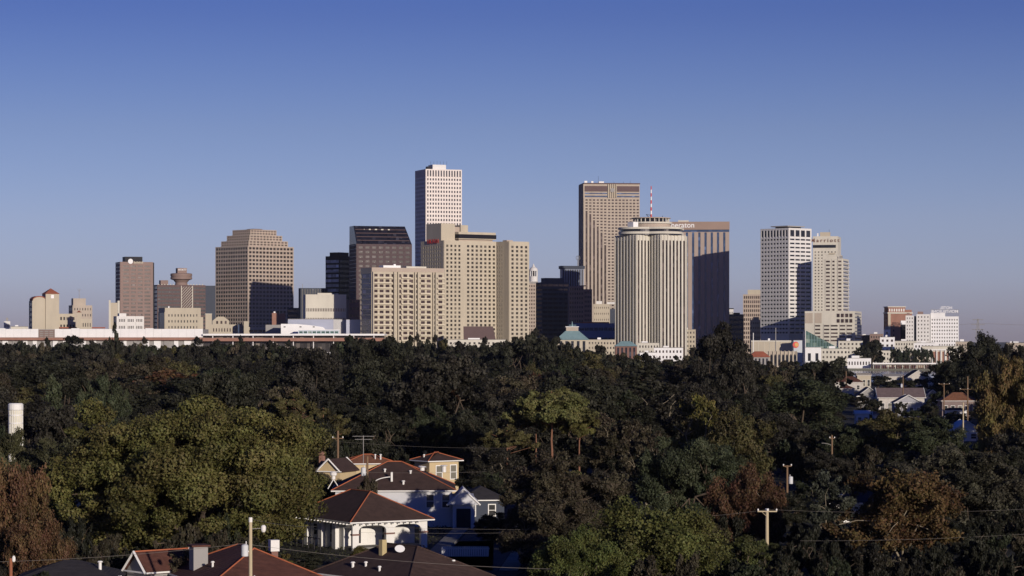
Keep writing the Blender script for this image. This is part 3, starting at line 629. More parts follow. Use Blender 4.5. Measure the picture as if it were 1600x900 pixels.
# white banded tower
D = 2500; k = D/F
b = Bld('office_tower', 'white office tower with rows of dark windows and tall window slots at its crown', 'skyscraper', 1188.5, 1232.5, 1272, 356, D, 49, wall=white, pane=g_dark)
W, L_ = b.W, b.L; cc = 4.5
b.poly = [(0, 0), (W-cc, 0), (W, cc), (W, L_), (0, L_)]; b.core()
fh = 6.35*k; ztop = b.h-14.5*k; ny = 24; z0 = ztop-ny*fh
b.face((0, L_), (0, 0), 'punch', 9, ny, .76, .40, z0=z0, z1=ztop, zt=.1, mx=.6); b.face((0, 0), (W-cc, 0), 'punch', 4, ny, .84, .40, z0=z0, z1=ztop, zt=.1, mx=.8)
b.face((W-cc, 0), (W, cc), 'punch', 1, ny, .5, .5, z0=z0, z1=ztop, zt=.1, mx=.2)
b.face((0, L_), (0, 0), 'strip', 9, 0, .66, z0=ztop+.8, zt=2, mx=.6); b.face((0, 0), (W-cc, 0), 'strip', 4, 0, .76, z0=ztop+.8, zt=2, mx=.8); b.face((W-cc, 0), (W, cc), 'strip', 1, 0, .5, z0=ztop+.8, zt=2, mx=.2)
b.box('rooftop_plant', greyw, W*.12, W*.8, L_*.15, L_*.75, b.h+1.6, b.h+2.6); b.box('rooftop_plant_base', darkm, W*.25, W*.7, L_*.2, L_*.7, b.h, b.h+1.6)
b.done()

# hotel with named band, behind
D = 2750; k = D/F
b = Bld('hotel_tower', 'cream hotel with a name band and stepped box on its roof behind the balcony hotel', 'hotel', 1270, 1309, 1314, 369, D, 85, wall=pale, pane=g_gry)
b.core(); W, L_ = b.W, b.L
b.face((0, L_), (0, 0), 'punch', 7, 34, .4, .4, z0=6, z1=b.h-22*k, zt=.2, mx=1)
b.box('window_band', g_dark, -.5, .02, 2, L_, b.h-18*k, b.h-13.5*k)
b.box('penthouse', cream, 2, 8, L_*.32, L_*.72, b.h, b.h+6.5*k); b.box('mast', darkm, 3, 3.5, L_*.35, L_*.36, b.h+6.5*k, b.h+11*k)
text('sign', 'M a r r i o t t', 8.2*k, dkbrick, b.root, (-.5, L_*.5, b.h-9*k), (R(90), 0, R(-90)), .15)
b.box('dish', whitep, 3, 5, L_*.78, L_*.84, b.h, b.h+3.5)
b.done()
# balcony hotel over podium
D = 2462; k = D/F
b = Bld('hotel_tower', 'white balconied hotel tower standing on a pale parking podium', 'hotel', 1285, 1317, 1325.5, 404, D, 82, wall=pale, pane=g_brn)
b.core(); W, L_ = b.W, b.L; z0 = ZP(487, D); ny = 14
b.face((0, L_*.86), (0, L_*.60), 'punch', 1, ny, .8, .45, z0=z0, zt=1, mx=.2); b.face((0, L_*.56), (0, L_*.36), 'punch', 1, ny, .6, .45, z0=z0, zt=1, mx=.2); b.face((0, L_*.26), (0, L_*.04), 'punch', 1, ny, .8, .45, z0=z0, zt=1, mx=.2)
b.face((0, 0), (W, 0), 'ribbon', 1, ny, .3, .5, z0=z0, zt=1)
for j in range(ny): MB().box(0, W+1, -1.2, -.42, z0+j*(b.h-1-z0)/ny, z0+j*(b.h-1-z0)/ny+1).build('balcony', white, b.root)
b.box('upper_block', pale, 2, W, L_*.30, L_, b.h, b.h+7*k); b.box('roof_dish', greyw, 3, 5.5, L_*.05, L_*.2, b.h, b.h+2.8); b.box('roof_plant', cream, 1, 4, L_*.4, L_*.7, b.h+7*k, b.h+9*k)
b.done()
D = 2425; k = D/F
b = Bld('parking_podium', 'pale podium with rows of dark parking slots under the balconied hotel', 'building', 1257.5, 1335, 1345.5, 486, D, 84, wall=pale, pane=g_brn)
b.core(); W, L_ = b.W, b.L
for (a1, a0) in ((.80, .68), (.62, .50), (.48, .33), (.30, .18), (.16, .04)):
    b.face((0, L_*a1), (0, L_*a0), 'ribbon', 1, 5, .3, .42, z0=ZP(535, D), z1=ZP(506, D), zt=.1, mx=.3)
for q in range(4):
    for j in range(2): MB().box(-.5, .02, L_*(.04+.085*q), L_*(.04+.085*q)+2.6, ZP(504-j*8.5, D), ZP(498.5-j*8.5, D)).build('window', g_brn, b.root)
for (a0, a1) in ((.84, .99), (.66, .80)): b.box('panel', beige, -.2, .02, L_*a0, L_*a1, ZP(505, D), ZP(489, D))
b.face((0, 0), (W, 0), 'ribbon', 1, 12, .3, .3, z0=8); b.done()

# glass wedge by the river
D = 2250; k = D/F
xa, xb = XZ(1259, 0, D)[0], XZ(1313, 0, D)[0]
root = empty('glass_wedge', (xa, D, 0), 0, 'dark green glass wedge sloping down to the right below the pale podium', 'building')
W = xb-xa; za, zb = ZP(517, D), ZP(545, D)
MB().poly([(0, 0, 0), (W, 0, 0), (W, 0, zb), (.8, 0, za), (0, 0, za), (0, 18, 0), (W, 18, 0), (W, 18, zb), (.8, 18, za), (0, 18, za)], [(0, 1, 2, 3, 4), (9, 8, 7, 6, 5), (3, 2, 7, 8), (0, 4, 9, 5), (1, 6, 7, 2)]).build('glass_body', g_grn, root)
f = MB()
for q in range(1, 12): x = W*q/12; f.box(x-.12, x+.12, -.15, 0, 0, za+(zb-za)*q/12)
for z in (10, 16, 22): f.box(0, min(W, W*(za-z)/(za-zb)), -.12, 0, z, z+.2) if z < za else None
f.build('glazing_bars', teal, root)
MB().box(-.6, 0, -.4, 18, 0, za+.4).build('end_wall', white, root)
b = Bld('low_building', 'little white block with two dark openings before the glass wedge', 'building', 1258, 1258, 1283, 543, 2100, 0, 10, wall=whitep, pane=g_dark); b.core(); b.front('punch', 2, 1, .4, .45, z0=1); b.box('roof', greyw, -.3, b.W+.3, -.6, 10, b.h, b.h+.3); b.done()

# low right hand foreground of the far bank
b = Bld('warehouse', 'long cream blank wall below the white banded tower', 'warehouse', 1174, 1174, 1236, 532.5, 2150, 0, 16, wall=cream, pane=g_dark); b.core(); b.front('blank')
for q in range(7): b.box('rib', pale, b.W*q/7+1, b.W*q/7+1.3, -.2, 0, 0, b.h-1)
b.box('parapet', pale, -.2, b.W+.2, -.35, 16, b.h-.8, b.h+.3); b.box('roof_unit', whitep, b.W*.42, b.W*.47, 2, 5, b.h+.3, b.h+2); b.done()
b = Bld('cinema_block', 'grey panel building with a round red and orange emblem', 'building', 1237, 1240, 1253.5, 532, 2130, 20, wall=mat('grey_panel', (.45, .48, .52), .6, .05, .1), pane=g_dark)
b.core(); b.front('blank')
MB().tube((1.8, -.05, b.h-3.6), (1.8, -.45, b.h-3.6), 2.7, 2.7, 20).build('emblem', redp, b.root)
MB().tube((2.4, -.45, b.h-3.6), (2.4, -.65, b.h-3.6), 1.7, 1.7, 18).build('emblem_centre', mat('orange_paint', (.55, .30, .08), .5, .1, .1), b.root)
b.box('roof', roofg, -.2, b.W+.2, -.2, b.L, b.h, b.h+.3); b.done()
b = Bld('church', 'brown stone hall with pointed arch windows and shallow buttresses', 'church', 1196, 1196, 1245, 549, 2050, 0, 14, wall=beige, pane=g_dark)
b.core(); nb = 8
for q in range(nb+1): b.box('buttress', cream, b.W*q/nb-.35, b.W*q/nb+.35, -.8, 0, 0, b.h+.6)
for q in range(nb):
    c0 = b.W*(q+.5)/nb
    MB().poly([(c0-.8, -.12, 1.5), (c0+.8, -.12, 1.5), (c0+.8, -.12, b.h-3.5), (c0, -.12, b.h-2), (c0-.8, -.12, b.h-3.5), (c0-.8, .02, 1.5), (c0+.8, .02, 1.5), (c0+.8, .02, b.h-3.5), (c0, .02, b.h-2), (c0-.8, .02, b.h-3.5)], [(0, 1, 2, 3, 4), (0, 5, 6, 1), (1, 6, 7, 2), (2, 7, 8, 3), (3, 8, 9, 4), (4, 9, 5, 0)]).build('window', g_dark, b.root)
b.done()
def pavilion(x0, x1, ye, yr, D, label, m, wm_, ybase=None, cup=False):
    xa, xb = XZ(x0, 0, D)[0], XZ(x1, 0, D)[0]; W = xb-xa; ze, zr = ZP(ye, D), ZP(yr, D)
    root = empty('pavilion', (xa, D, 0), 0, label, 'pavilion')
    MB().box(.8, W-.8, .8, W*.7, 0, ze).build('wall', wm_, root)
    MB().poly([(0, 0, ze), (W, 0, ze), (W, W*.75, ze), (0, W*.75, ze), (W*.3, W*.3, zr), (W*.7, W*.3, zr), (W*.7, W*.45, zr), (W*.3, W*.45, zr)], [(0, 1, 5, 4), (1, 2, 6, 5), (2, 3, 7, 6), (3, 0, 4, 7), (4, 5, 6, 7), (0, 3, 2, 1)]).build('roof', m, root)
    for i in range(5): MB().box(W*(.12+.17*i), W*(.12+.17*i)+W*.08, .7, .85, 2, ze-1).build('window', g_dark, root)
    if cup:
        MB().box(W*.32, W*.68, W*.3, W*.45, zr, ZP(511, D)).build('cupola', beige, root)
        MB().box(W*.3, W*.7, W*.28, W*.47, ZP(511, D), ZP(510, D)).build('cupola_cap', whitep, root)
        a = MB(); a.tube((W*.5, W*.37, ZP(510, D)), (W*.5, W*.37, ZP(502, D)), .7, .2); a.tube((W*.4, W*.37, ZP(508, D)), (W*.62, W*.37, ZP(508, D)), .3)
        a.build('finial', teal, root)
    return root
pavilion(868, 921, 531, 517, 2080, 'teal hipped pavilion with a tall beige cupola among the trees', teal, cream, cup=True)
pavilion(960, 997, 541, 533, 1980, 'small teal hipped pavilion roof left of the ribbed tower foot', teal, dkbrick)
pavilion(1170, 1204, 558, 549, 1990, 'small dull red hipped roof beside the brown stone hall', redroof, greyw)
lows = [  # x0,x1,ytop,D,wall,label,nx
 (918, 962, 531, 2150, cream, 'low cream terrace between the two teal pavilions', 9),
 (1062, 1087, 515, 2420, cream, 'narrow old cream block peeping right of the ribbed tower', 5),
 (997, 1030, 536, 2120, pale, 'pale podium at the left foot of the ribbed tower', 7),
 (1022, 1067, 543.5, 2080, whitep, 'long white terminal shed below the ribbed tower', 8),
 (1000, 1026, 551, 1980, whitep, 'small white stepped boat shed left of the long white terminal shed', 4),
 (700, 790, 531, 2070, pale, 'low pale block behind the trees below the massive riverside hotel', 12),
 (1283, 1325, 545, 2150, pale, 'low pale shopping block right of the glass wedge', 7),
 (1310, 1348, 533, 2330, pale, 'pale blue white block at the foot of the parking podium', 6),
 (1324, 1361, 560, 1960, whitep, 'white arcaded riverside kiosk row', 8),
 (1345, 1360, 524, 2500, mauve, 'dark flat block right of the parking podium', 4),
 (1359, 1380, 522, 2480, rose, 'low brown block with thin mast left of the red brick hotel', 5),
 (1375, 1398, 527, 2300, whitep, 'white block with six small windows below the red brick hotel', 3),
 (1398, 1432, 533, 2260, pale, 'low cream block under the red brick hotel', 8),
 (1428, 1460, 536, 2200, whitep, 'low white block with roof tanks below the white hotels', 6),
 (1440, 1500, 541, 2150, pale, 'pale classical block with tall brown door bays', 0),
 (1493, 1515, 534, 2250, beige, 'small mixed cream and brown roofs right of the white hotels', 5),
 (1340, 1400, 548, 2060, pale, 'long pale facade behind the riverside tree row', 12),
 (1572, 1610, 536, 2300, beige, 'low beige block at the far right edge', 6),
 (1400, 1445, 553, 2000, cream, 'cream arcade behind the dark clipped tree row', 12),
]
for x0, x1, yt, D, wl, lb, nx in lows:
    b = Bld('low_building', lb, 'building', x0, x0, x1, yt, D, 0, 14, wall=wl, pane=g_gry if wl is not whitep else g_brn)
    b.core()
    if nx: b.front('punch', nx, max(1, int(b.h/4.2)), .45, .45, z0=1.5)
    else:
        b.box('parapet', whitep, -.5, b.W+.5, -.9, 14, b.h-3.4, b.h-2.6)
        for q in range(9): MB().tube((b.W*(q+.5)/9, -.7, 0), (b.W*(q+.5)/9, -.7, b.h-3.4), .45).build('column', white, b.root)
        for q in range(4): b.box('door', brick, b.W*(.3+.12*q), b.W*(.3+.12*q)+2.2, -.1, .02, 0, b.h-4.5)
    b.box('roof', roofg, -.3, b.W+.3, -.5, 14, b.h, b.h+.35)
    b.box('roof_unit', whitep, b.W*random.uniform(.15, .4), b.W*random.uniform(.45, .6), 3, 6, b.h+.35, b.h+random.uniform(1.2, 2.4))
    b.done()

# red brick hotel
D = 2400; k = D/F
b = Bld('hotel_building', 'red brick hotel with a heavy pale bracketed cornice', 'hotel', 1381.5, 1388, 1425, 490, D, 14, wall=brick, pane=g_dark)
b.core(); W, L_ = b.W, b.L
b.front('blank'); b.left('punch', 2, 12, .4, .5)
for j in range(7): MB().box(W*.2, W*.2+1.2, -.08, .03, 8+j*4.4, 9.8+j*4.4).build('window', g_dark, b.root)
b.box('corner_quoin', cream, -.2, 2.2, -.25, L_, 0, b.h-.1)
b.box('dark_bay', darkm, W*.52, W*.78, -.15, .02, ZP(530, D), ZP(505, D)); b.box('escape_stair', whitep, W*.52, W*.78, -.7, -.2, ZP(507, D), ZP(501, D))
b.box('cornice', pale, -1, W+.6, -1.2, L_, b.h, b.h+1.2); b.box('attic', brick, 0, W*.72, 0, L_, b.h+1.2, b.h+6); b.box('attic', brick, W*.72+.02, W, 1, L_, b.h+1.2, b.h+3.6)
for q in range(7): MB().box(.6+q*W*.1, .6+q*W*.1+1.2, -.25, .02, b.h+2, b.h+4.6).build('attic_window', white, b.root)
b.box('cornice', pale, -.8, W*.74, -.9, L_, b.h+6, b.h+6.8); b.done()
b = Bld('stair_block', 'slim white stair block in front of the red brick hotel', 'building', 1381, 1381, 1391, 515, 2380, 0, 6, wall=whitep, pane=g_dark); b.core(); b.front('punch', 1, 6, .3, .4); b.box('cap', greyw, 1, 4, 1, 4, b.h, b.h+3); b.done()
for (x0, x1, yt, lb, nx, dz) in ((1415, 1428, 493, 'slim white hotel wing beside the red brick hotel', 3, 0), (1432, 1453, 491, 'middle white hotel wing with two columns of windows', 4, 1)):
    b = Bld('hotel_wing', lb, 'hotel', x0, x0, x1, yt, 2330, 0, 14, wall=white, pane=g_gry); b.core(); b.front('punch', nx, 12, .34, .4); b.box('roof_house', rose, 1, b.W*.5, 1, 6, b.h, b.h+2.4); b.done()
b = Bld('hotel_wing', 'dark recessed link between the two narrow white hotel wings', 'hotel', 1428.3, 1428.3, 1431.7, 494, 2335, 0, 10, wall=slate, pane=g_dark); b.core(); b.front('ribbon', 1, 12, .3, .6); b.done()
b = Bld('hotel_building', 'white hotel with small windows and rooftop letters reversed', 'hotel', 1454, 1454, 1498, 494.5, 2330, 0, 16, wall=whitep, pane=g_gry)
b.core(); b.front('punch', 11, 12, .42, .42, zt=1.4)
b.box('upper_block', whitep, 0, b.W*.52, .02, 14, b.h, b.h+3.2); MB().box(-.9, -.02, .5, 14, 0, b.h+2).build('shaded_return', greyw, b.root)
k = 2330/F
text('sign', 'HOTEL', 6.2*k, whitep, b.root, (b.W*.55, 4.2, b.h+11.5*k), (R(90), 0, R(180)), .1)
text('sign', 'MONTELEONE', 6.4*k, whitep, b.root, (b.W*.5, 4.2, b.h+5.8*k), (R(90), 0, R(180)), .1)
f = MB()
for q in range(12): f.tube((b.W*(.02+.088*q), 4.6, b.h), (b.W*(.02+.088*q), 4.6, b.h+11*k), .09, k=4)
for z in (5.6, 11): f.tube((0, 4.6, b.h+z*k), (b.W, 4.6, b.h+z*k), .09, k=4)
f.build('sign_frame', greyw, b.root); b.done()

# river wharf, pylon
D = 1952
root = empty('wharf', (XZ(1362, 0, D)[0], D, 0), 0, 'riverside wharf with a pale deck edge on many rusty piles', 'wharf')
W = (1475-1362)*D/F
MB().box(0, W, -6, 8, 3.2, 4.0).build('deck', conc, root)
for i in range(40): MB().tube((W*(i+.5)/40, -5, -3), (W*(i+.5)/40, -5, 3.2), .32, k=6).build('pile', dkbrick if i % 4 else pale, root)
MB().box(0, W, -5.9, -5.7, 4.0, 4.9).build('railing', whitep, root)
D = 2600; X_, _, Z_ = XZ(1528, 498, D)
root = empty('pylon', (X_, D, 0), 0, 'faint steel power pylon against the sky at the right', 'pylon')
f = MB()
for sx in (-1, 1):
    for sy in (-1, 1): f.tube((4*sx, 4*sy, 0), (.5*sx, .5*sy, Z_), .16, .12, k=4)
for q in range(7):
    z = Z_*q/7; a = 4-3.5*q/7; z2 = Z_*(q+1)/7; a2 = 4-3.5*(q+1)/7
    for sy in (-1, 1): f.tube((-a, sy*a, z), (a2, sy*a2, z2), .1, k=4); f.tube((a, sy*a, z), (-a2, sy*a2, z2), .1, k=4)
f.build('lattice_mast', greyw, root)
for z, l in ((Z_-1, 5.5), (Z_-6, 7), (Z_-11, 6)): MB().tube((-l, 0, z), (l, 0, z), .28, .28, k=4).build('cross_arm', greyw, root)

#TREES#
# ------------------------------------------------------------------ near houses
shing = mat('brown_shingles', (0.062, 0.038, 0.032), 0.9, 0.25, 1.2)
shing2 = mat('red_brown_shingles', (0.105, 0.044, 0.032), 0.9, 0.25, 1.2)
shingd = mat('dark_shingles', (0.035, 0.032, 0.036), 0.9, 0.25, 1.2)
shinga = mat('orange_brown_shingles', (0.22, 0.10, 0.055), 0.9, 0.25, 1.0)
shingm = mat('mauve_grey_shingles', (0.16, 0.12, 0.12), 0.9, 0.2, 1.0)
for m_ in (shing, shing2, shingd, shinga, shingm):     # courses of shingles
    t = m_.node_tree; wv = t.nodes.new('ShaderNodeTexWave'); wv.bands_direction = 'Z'; wv.inputs['Scale'].default_value = 3.2; wv.inputs['Distortion'].default_value = 1.5; wv.inputs['Detail'].default_value = 2
    tc = t.nodes.new('ShaderNodeTexCoord'); bp = t.nodes.new('ShaderNodeBump'); bp.inputs['Strength'].default_value = 0.5; bp.inputs['Distance'].default_value = 0.05
    t.links.new(tc.outputs['Object'], wv.inputs['Vector']); t.links.new(wv.outputs[0], bp.inputs['Height']); t.links.new(bp.outputs[0], t.nodes['Principled BSDF'].inputs['Normal'])
hipm = mat('terracotta_ridge', (0.42, 0.13, 0.06), 0.8, 0.15, 1)
stucco = mat('white_stucco', (0.74, 0.73, 0.70), 0.85, 0.06, 0.6)
yell = mat('yellow_siding', (0.53, 0.42, 0.25), 0.8, 0.06, 0.6)
blues = mat('white_siding', (0.56, 0.57, 0.60), 0.8, 0.06, 0.6)
trim = mat('white_trim', (0.78, 0.77, 0.74), 0.6, 0.04, 1)
curtain = glass('house_glass', (0.05, 0.05, 0.05), (0.3, 0.28, 0.22), 0.3, .12)

def house(name, label, loc, rz, Wd, Ld, ze, zr, wallm, roofm, hip=True, wy=0, capm=None, ov=.5, wins=(), lwins=(), caps=True, cat='house', axis='y', rafters=False):
    """local box [0..Wd] x [0..Ld]; front at y=0, left side at x=0; ridge along axis"""
    root = empty(name, loc, rz, label, cat); 
    MB().box(0, Wd, wy, Ld, 0, ze).build('wall', wallm, root)
    x0, x1, y0, y1 = -ov, Wd+ov, -ov, Ld+ov
    if axis == 'y':
        m = Wd/2; ins = (Wd/2+ov) if hip else 0; a = (m, y0+ins, zr); b_ = (m, y1-ins, zr)
        V = [(x0, y0, ze), (x1, y0, ze), (x1, y1, ze), (x0, y1, ze), a, b_]
        Fc = [(0, 1, 4), (1, 2, 5, 4), (2, 3, 5), (3, 0, 4, 5)]; Hs = [(0, 4), (1, 4), (4, 5), (2, 5), (3, 5)]
        gb = [((0, 0, ze), (Wd, 0, ze), (m, 0, zr-.1)), ((0, Ld, ze), (Wd, Ld, ze), (m, Ld, zr-.1))]
    else:
        m = Ld/2; ins = (Ld/2+ov) if hip else 0; a = (x0+ins, m, zr); b_ = (x1-ins, m, zr)
        V = [(x0, y0, ze), (x1, y0, ze), (x1, y1, ze), (x0, y1, ze), a, b_]
        Fc = [(0, 1, 5, 4), (1, 2, 5), (2, 3, 4, 5), (3, 0, 4)]; Hs = [(0, 4), (3, 4), (4, 5), (1, 5), (2, 5)]
        gb = [((0, 0, ze), (0, Ld, ze), (0, m, zr-.1)), ((Wd, 0, ze), (Wd, Ld, ze), (Wd, m, zr-.1))]
    mb = MB()
    if hip: mb.poly(V, Fc); mb.poly([(x, y, z-.16) for x, y, z in V[:4]]+V[:4], [(3, 2, 1, 0), (0, 1, 5, 4), (1, 2, 6, 5), (2, 3, 7, 6), (3, 0, 4, 7)])
    else:
        sl = [q for q in Fc if len(q) == 4]
        for q in sl:
            up = [V[i] for i in q]; dn = [(x, y, z-.2) for x, y, z in up]; mb.poly(up+dn, [(0, 1, 2, 3), (7, 6, 5, 4), (0, 4, 5, 1), (1, 5, 6, 2), (2, 6, 7, 3), (3, 7, 4, 0)])
    rf = mb.build('roof', roofm, root)
    if not hip:
        for (p, q, r) in gb:
            n = Vector((0, 1, 0)) if axis == 'y' else Vector((1, 0, 0)); sgn = -1 if gb[0][0] == p else 1
            V2 = [Vector(v)+n*sgn*.01 for v in (p, q, r)]; V3 = [v-n*sgn*.1 for v in V2]
            MB().poly(V2+V3, [(0, 1, 2), (5, 4, 3), (0, 3, 4, 1), (1, 4, 5, 2), (2, 5, 3, 0)]).build('gable', wallm, root)
            bb = MB(); e0, e1, ap = [Vector(v)+n*sgn*(ov+.02) for v in (p, q, r)]
            e0 = e0+(e0-ap)*.08; e1 = e1+(e1-ap)*.08
            bb.tube(e0, ap+Vector((0, 0, .1)), .13, k=4); bb.tube(e1, ap+Vector((0, 0, .1)), .13, k=4); bb.build('barge_board', trim, root)
        if caps: MB().tube(a, b_, .07, k=6).build('ridge_cap', capm or hipm, root)
    elif caps:
        for i, j in Hs:
            if (Vector(V[i])-Vector(V[j])).length > .3: MB().tube(Vector(V[i])+Vector((0, 0, .03)), Vector(V[j])+Vector((0, 0, .03)), .07, k=6).build('ridge_cap', capm or hipm, rf)
    fa = MB().box(x0-.04, x1+.04, y0-.05, y0-.001, ze-.16, ze-.02); fa.box(x0-.05, x0-.001, y0, y1, ze-.16, ze-.02); fa.build('fascia', trim, root)
    if rafters:
        f = MB()
        for i in range(int(Ld/.8)): f.box(x0-.25, 0, i*.8, i*.8+.14, ze-.34, ze-.2)
        for i in range(int(Wd/.8)): f.box(i*.8, i*.8+.14, y0-.25, 0, ze-.34, ze-.2)
        f.build('rafter_ends', trim, root)
    for (xc, zc, ww, wh) in wins:
        fr = MB().box(xc-ww/2-.12, xc+ww/2+.12, -.06, .0, zc-wh/2-.12, zc+wh/2+.12).build('window', trim, root)
        p = MB().box(xc-ww/2, xc+ww/2, -.075, -.05, zc-wh/2, zc-.04); p.box(xc-ww/2, xc+ww/2, -.075, -.05, zc+.04, zc+wh/2); p.build('pane', curtain, fr)
    for (yc, zc, ww, wh) in lwins:
        fr = MB().box(-.06, 0, yc-ww/2-.12, yc+ww/2+.12, zc-wh/2-.12, zc+wh/2+.12).build('window', trim, root)
        p = MB().box(-.075, -.05, yc-ww/2, yc+ww/2, zc-wh/2, zc-.04); p.box(-.075, -.05, yc-ww/2, yc+ww/2, zc+.04, zc+wh/2); p.build('pane', curtain, fr)
    return root
def vents(root, pts, m=None):
    for (x, y, z, r, h) in pts:
        v = MB().tube((x, y, z-.3), (x, y, z+h), r, r, 8); v.tube((x, y, z+h), (x, y, z+h+.12), r*1.9, r*1.2, 8); v.build('vent_pipe', m or trim, root)
def at(px, D): return ((px-CX)/F*D, D, 0)

# 1 white arcade house
T1 = R(31)
h1 = house('arcade_house', 'white stucco house with arched porch and brown hipped roof', at(551, 286), T1, 9.6, 14.5, 3.3, 6.3, stucco, shing, ov=.6, rafters=True, wy=3.0,
           lwins=[(5.0, 1.7, .8, 2.0), (9.2, 1.9, .8, 1.2), (12, 1.9, .8, 1.2)])
ph = 3.1; py0, py1 = 0.0, .4
def arch_wall(xa, xb, zs, rr, y0, y1, zt_):
    """the wall over a flat topped round arch from xa to xb"""
    n = 12; pts = [(xa, zs)]
    for i in range(1, n):
        an = PI*(1-i/n); pts.append(((xa+xb)/2+(xb-xa)/2*math.copysign(abs(math.cos(an))**.55, math.cos(an)), zs+rr*math.sin(an)**.7))
    pts.append((xb, zs)); mb = MB()
    for (xa_, za_), (xb_, zb_) in zip(pts, pts[1:]):
        if abs(xa_-xb_) < 1e-5: continue
        mb.poly([(xa_, y0, za_), (xb_, y0, zb_), (xb_, y0, zt_), (xa_, y0, zt_), (xa_, y1, za_), (xb_, y1, zb_), (xb_, y1, zt_), (xa_, y1, zt_)],
                [(0, 1, 2, 3), (7, 6, 5, 4), (0, 4, 5, 1)])
    return mb
for (a, b_) in ((0, .8), (4.3, 5.3), (8.8, 9.6)):
    p_ = MB().box(a, b_, py0, py1, 0, ph).build('porch_pier', stucco, h1)
    MB().box(a-.08, b_+.08, py0-.07, py1+.05, 1.72, 1.9).build('band', dkbrick, p_)
MB().box(0, 9.6, py0+.01, py1-.01, ph, 3.28).build('porch_beam', stucco, h1)
arch_wall(.8, 4.3, 2.0, .8, py0+.02, py1-.02, ph).build('porch_arch', stucco, h1)
arch_wall(5.3, 8.8, 2.0, .8, py0+.02, py1-.02, ph).build('porch_arch', stucco, h1)
MB().box(0, .35, 2.2, 3.0, 0, 3.28).build('porch_pier', stucco, h1); MB().box(0.01, .34, .4, 2.2, 2.5, 3.28).build('porch_beam', stucco, h1)
MB().box(2.0, 3.3, 2.92, 3.0, .5, 2.6).build('window', trim, h1); MB().box(5.4, 6.6, 2.92, 3.0, .1, 2.3).build('door', shingd, h1)
MB().box(2.15, 2.55, 2.88, 2.93, .6, 2.5).build('shutter', shingd, h1)
MB().box(.05, 9.5, .05, 2.98, 0, .35).build('porch_floor', conc, h1)
for yy in (3.4, 6.9, 10.6): MB().box(-.45, .0, yy, yy+.9, 0, 3.05).build('pilaster', stucco, h1)
rl = MB()
for i in range(6): rl.box(-2.6, -2.5, 3+i*1.5, 3.1+i*1.5, 0, 1.3)
rl.box(-2.62, -2.48, 3, 10.6, 1.25, 1.33); rl.build('railing', shingd, h1)
vents(h1, [(1.2, 12, 4.0, .12, .5)])

# 2 blue house behind
h2 = house('wide_roofed_house', 'white sided house behind the arcade house with a very wide dark hipped roof', at(524, 322), R(2), 14.8, 13, 4.7, 8.0, blues, shing, ov=.5, axis='x',
           wins=[(12.0, 3.3, .9, 1.6), (14.0, 3.3, .9, 1.6)])
h2['label'] = 'white sided house with a very wide dark hipped roof behind the arcade house'
MB().box(14.82, 17.6, -2.6, 6, 0, 3.9).build('wing', blues, h2)
MB().poly([(14.2, -3.0, 3.0), (18.2, -3.0, 3.0), (16.2, -3.0, 4.9), (14.2, 6, 3.0), (18.2, 6, 3.0), (16.2, 6, 4.9)], [(0, 1, 2), (5, 4, 3), (1, 4, 5, 2), (0, 2, 5, 3), (0, 3, 4, 1)]).build('wing_roof', blues, h2)
bb = MB(); bb.tube((14.1, -3.05, 2.95), (16.2, -3.05, 4.95), .12, k=4); bb.tube((18.3, -3.05, 2.95), (16.2, -3.05, 4.95), .12, k=4); bb.build('barge_board', trim, h2)
MB().box(15.3, 17.1, -2.7, -2.58, 0, 2.5).build('door', shingd, h2)
vents(h2, [(6.2, 4, 6.6, .12, .5), (9.5, 3.6, 6.4, .12, .5), (8.6, 1, 5.2, .14, .55), (11, 5.2, 7.2, .3, .15), (13.8, 5, 7.0, .28, .5)])
du = MB()
for i in range(8):
    a0, a1 = i/8*1.4, (i+1)/8*1.4
    du.tube((7.4-2.6*math.cos(a0)+.0, 1.6, 5.4+.9*math.sin(a0)), (7.4-2.6*math.cos(a1), 1.6, 5.4+.9*math.sin(a1)), .07, k=5)
du.box(7.0, 7.25, 1.4, 1.8, 5.7, 6.9); du.build('duct_mast', trim, h2)
a = MB(); a.tube((3.2, 6, 7.8), (3.2, 6, 11.4), .05, k=5)
for z, l in ((11.3, 1.4), (10.9, 1.1)): a.tube((3.2-l, 6, z), (3.2+l, 6, z), .035, k=4)
for q in range(5): a.tube((2.1+q*.5, 5.5, 11.3), (2.1+q*.5, 6.5, 11.3), .025, k=4)
tag(a.build('tv_antenna', greyw), 'thin rooftop aerial standing on the wide dark hipped roof', 'antenna'); bpy.data.objects['tv_antenna'].location = h2.location
# turbine ventilator on the left of the roof
tv = MB().lathe([(.25, 0), (.25, .4), (.42, .5), (.45, .8), (.2, 1.0)], k=10); tv.tube((-.7, -.3, -1.2), (0, 0, 0), .06); tv.tube((.8, -.2, -1.2), (0, 0, 0), .06)
v_ = tv.build('roof_turbine', trim, h2); v_.location = (-.3, 1.6, 6.0)

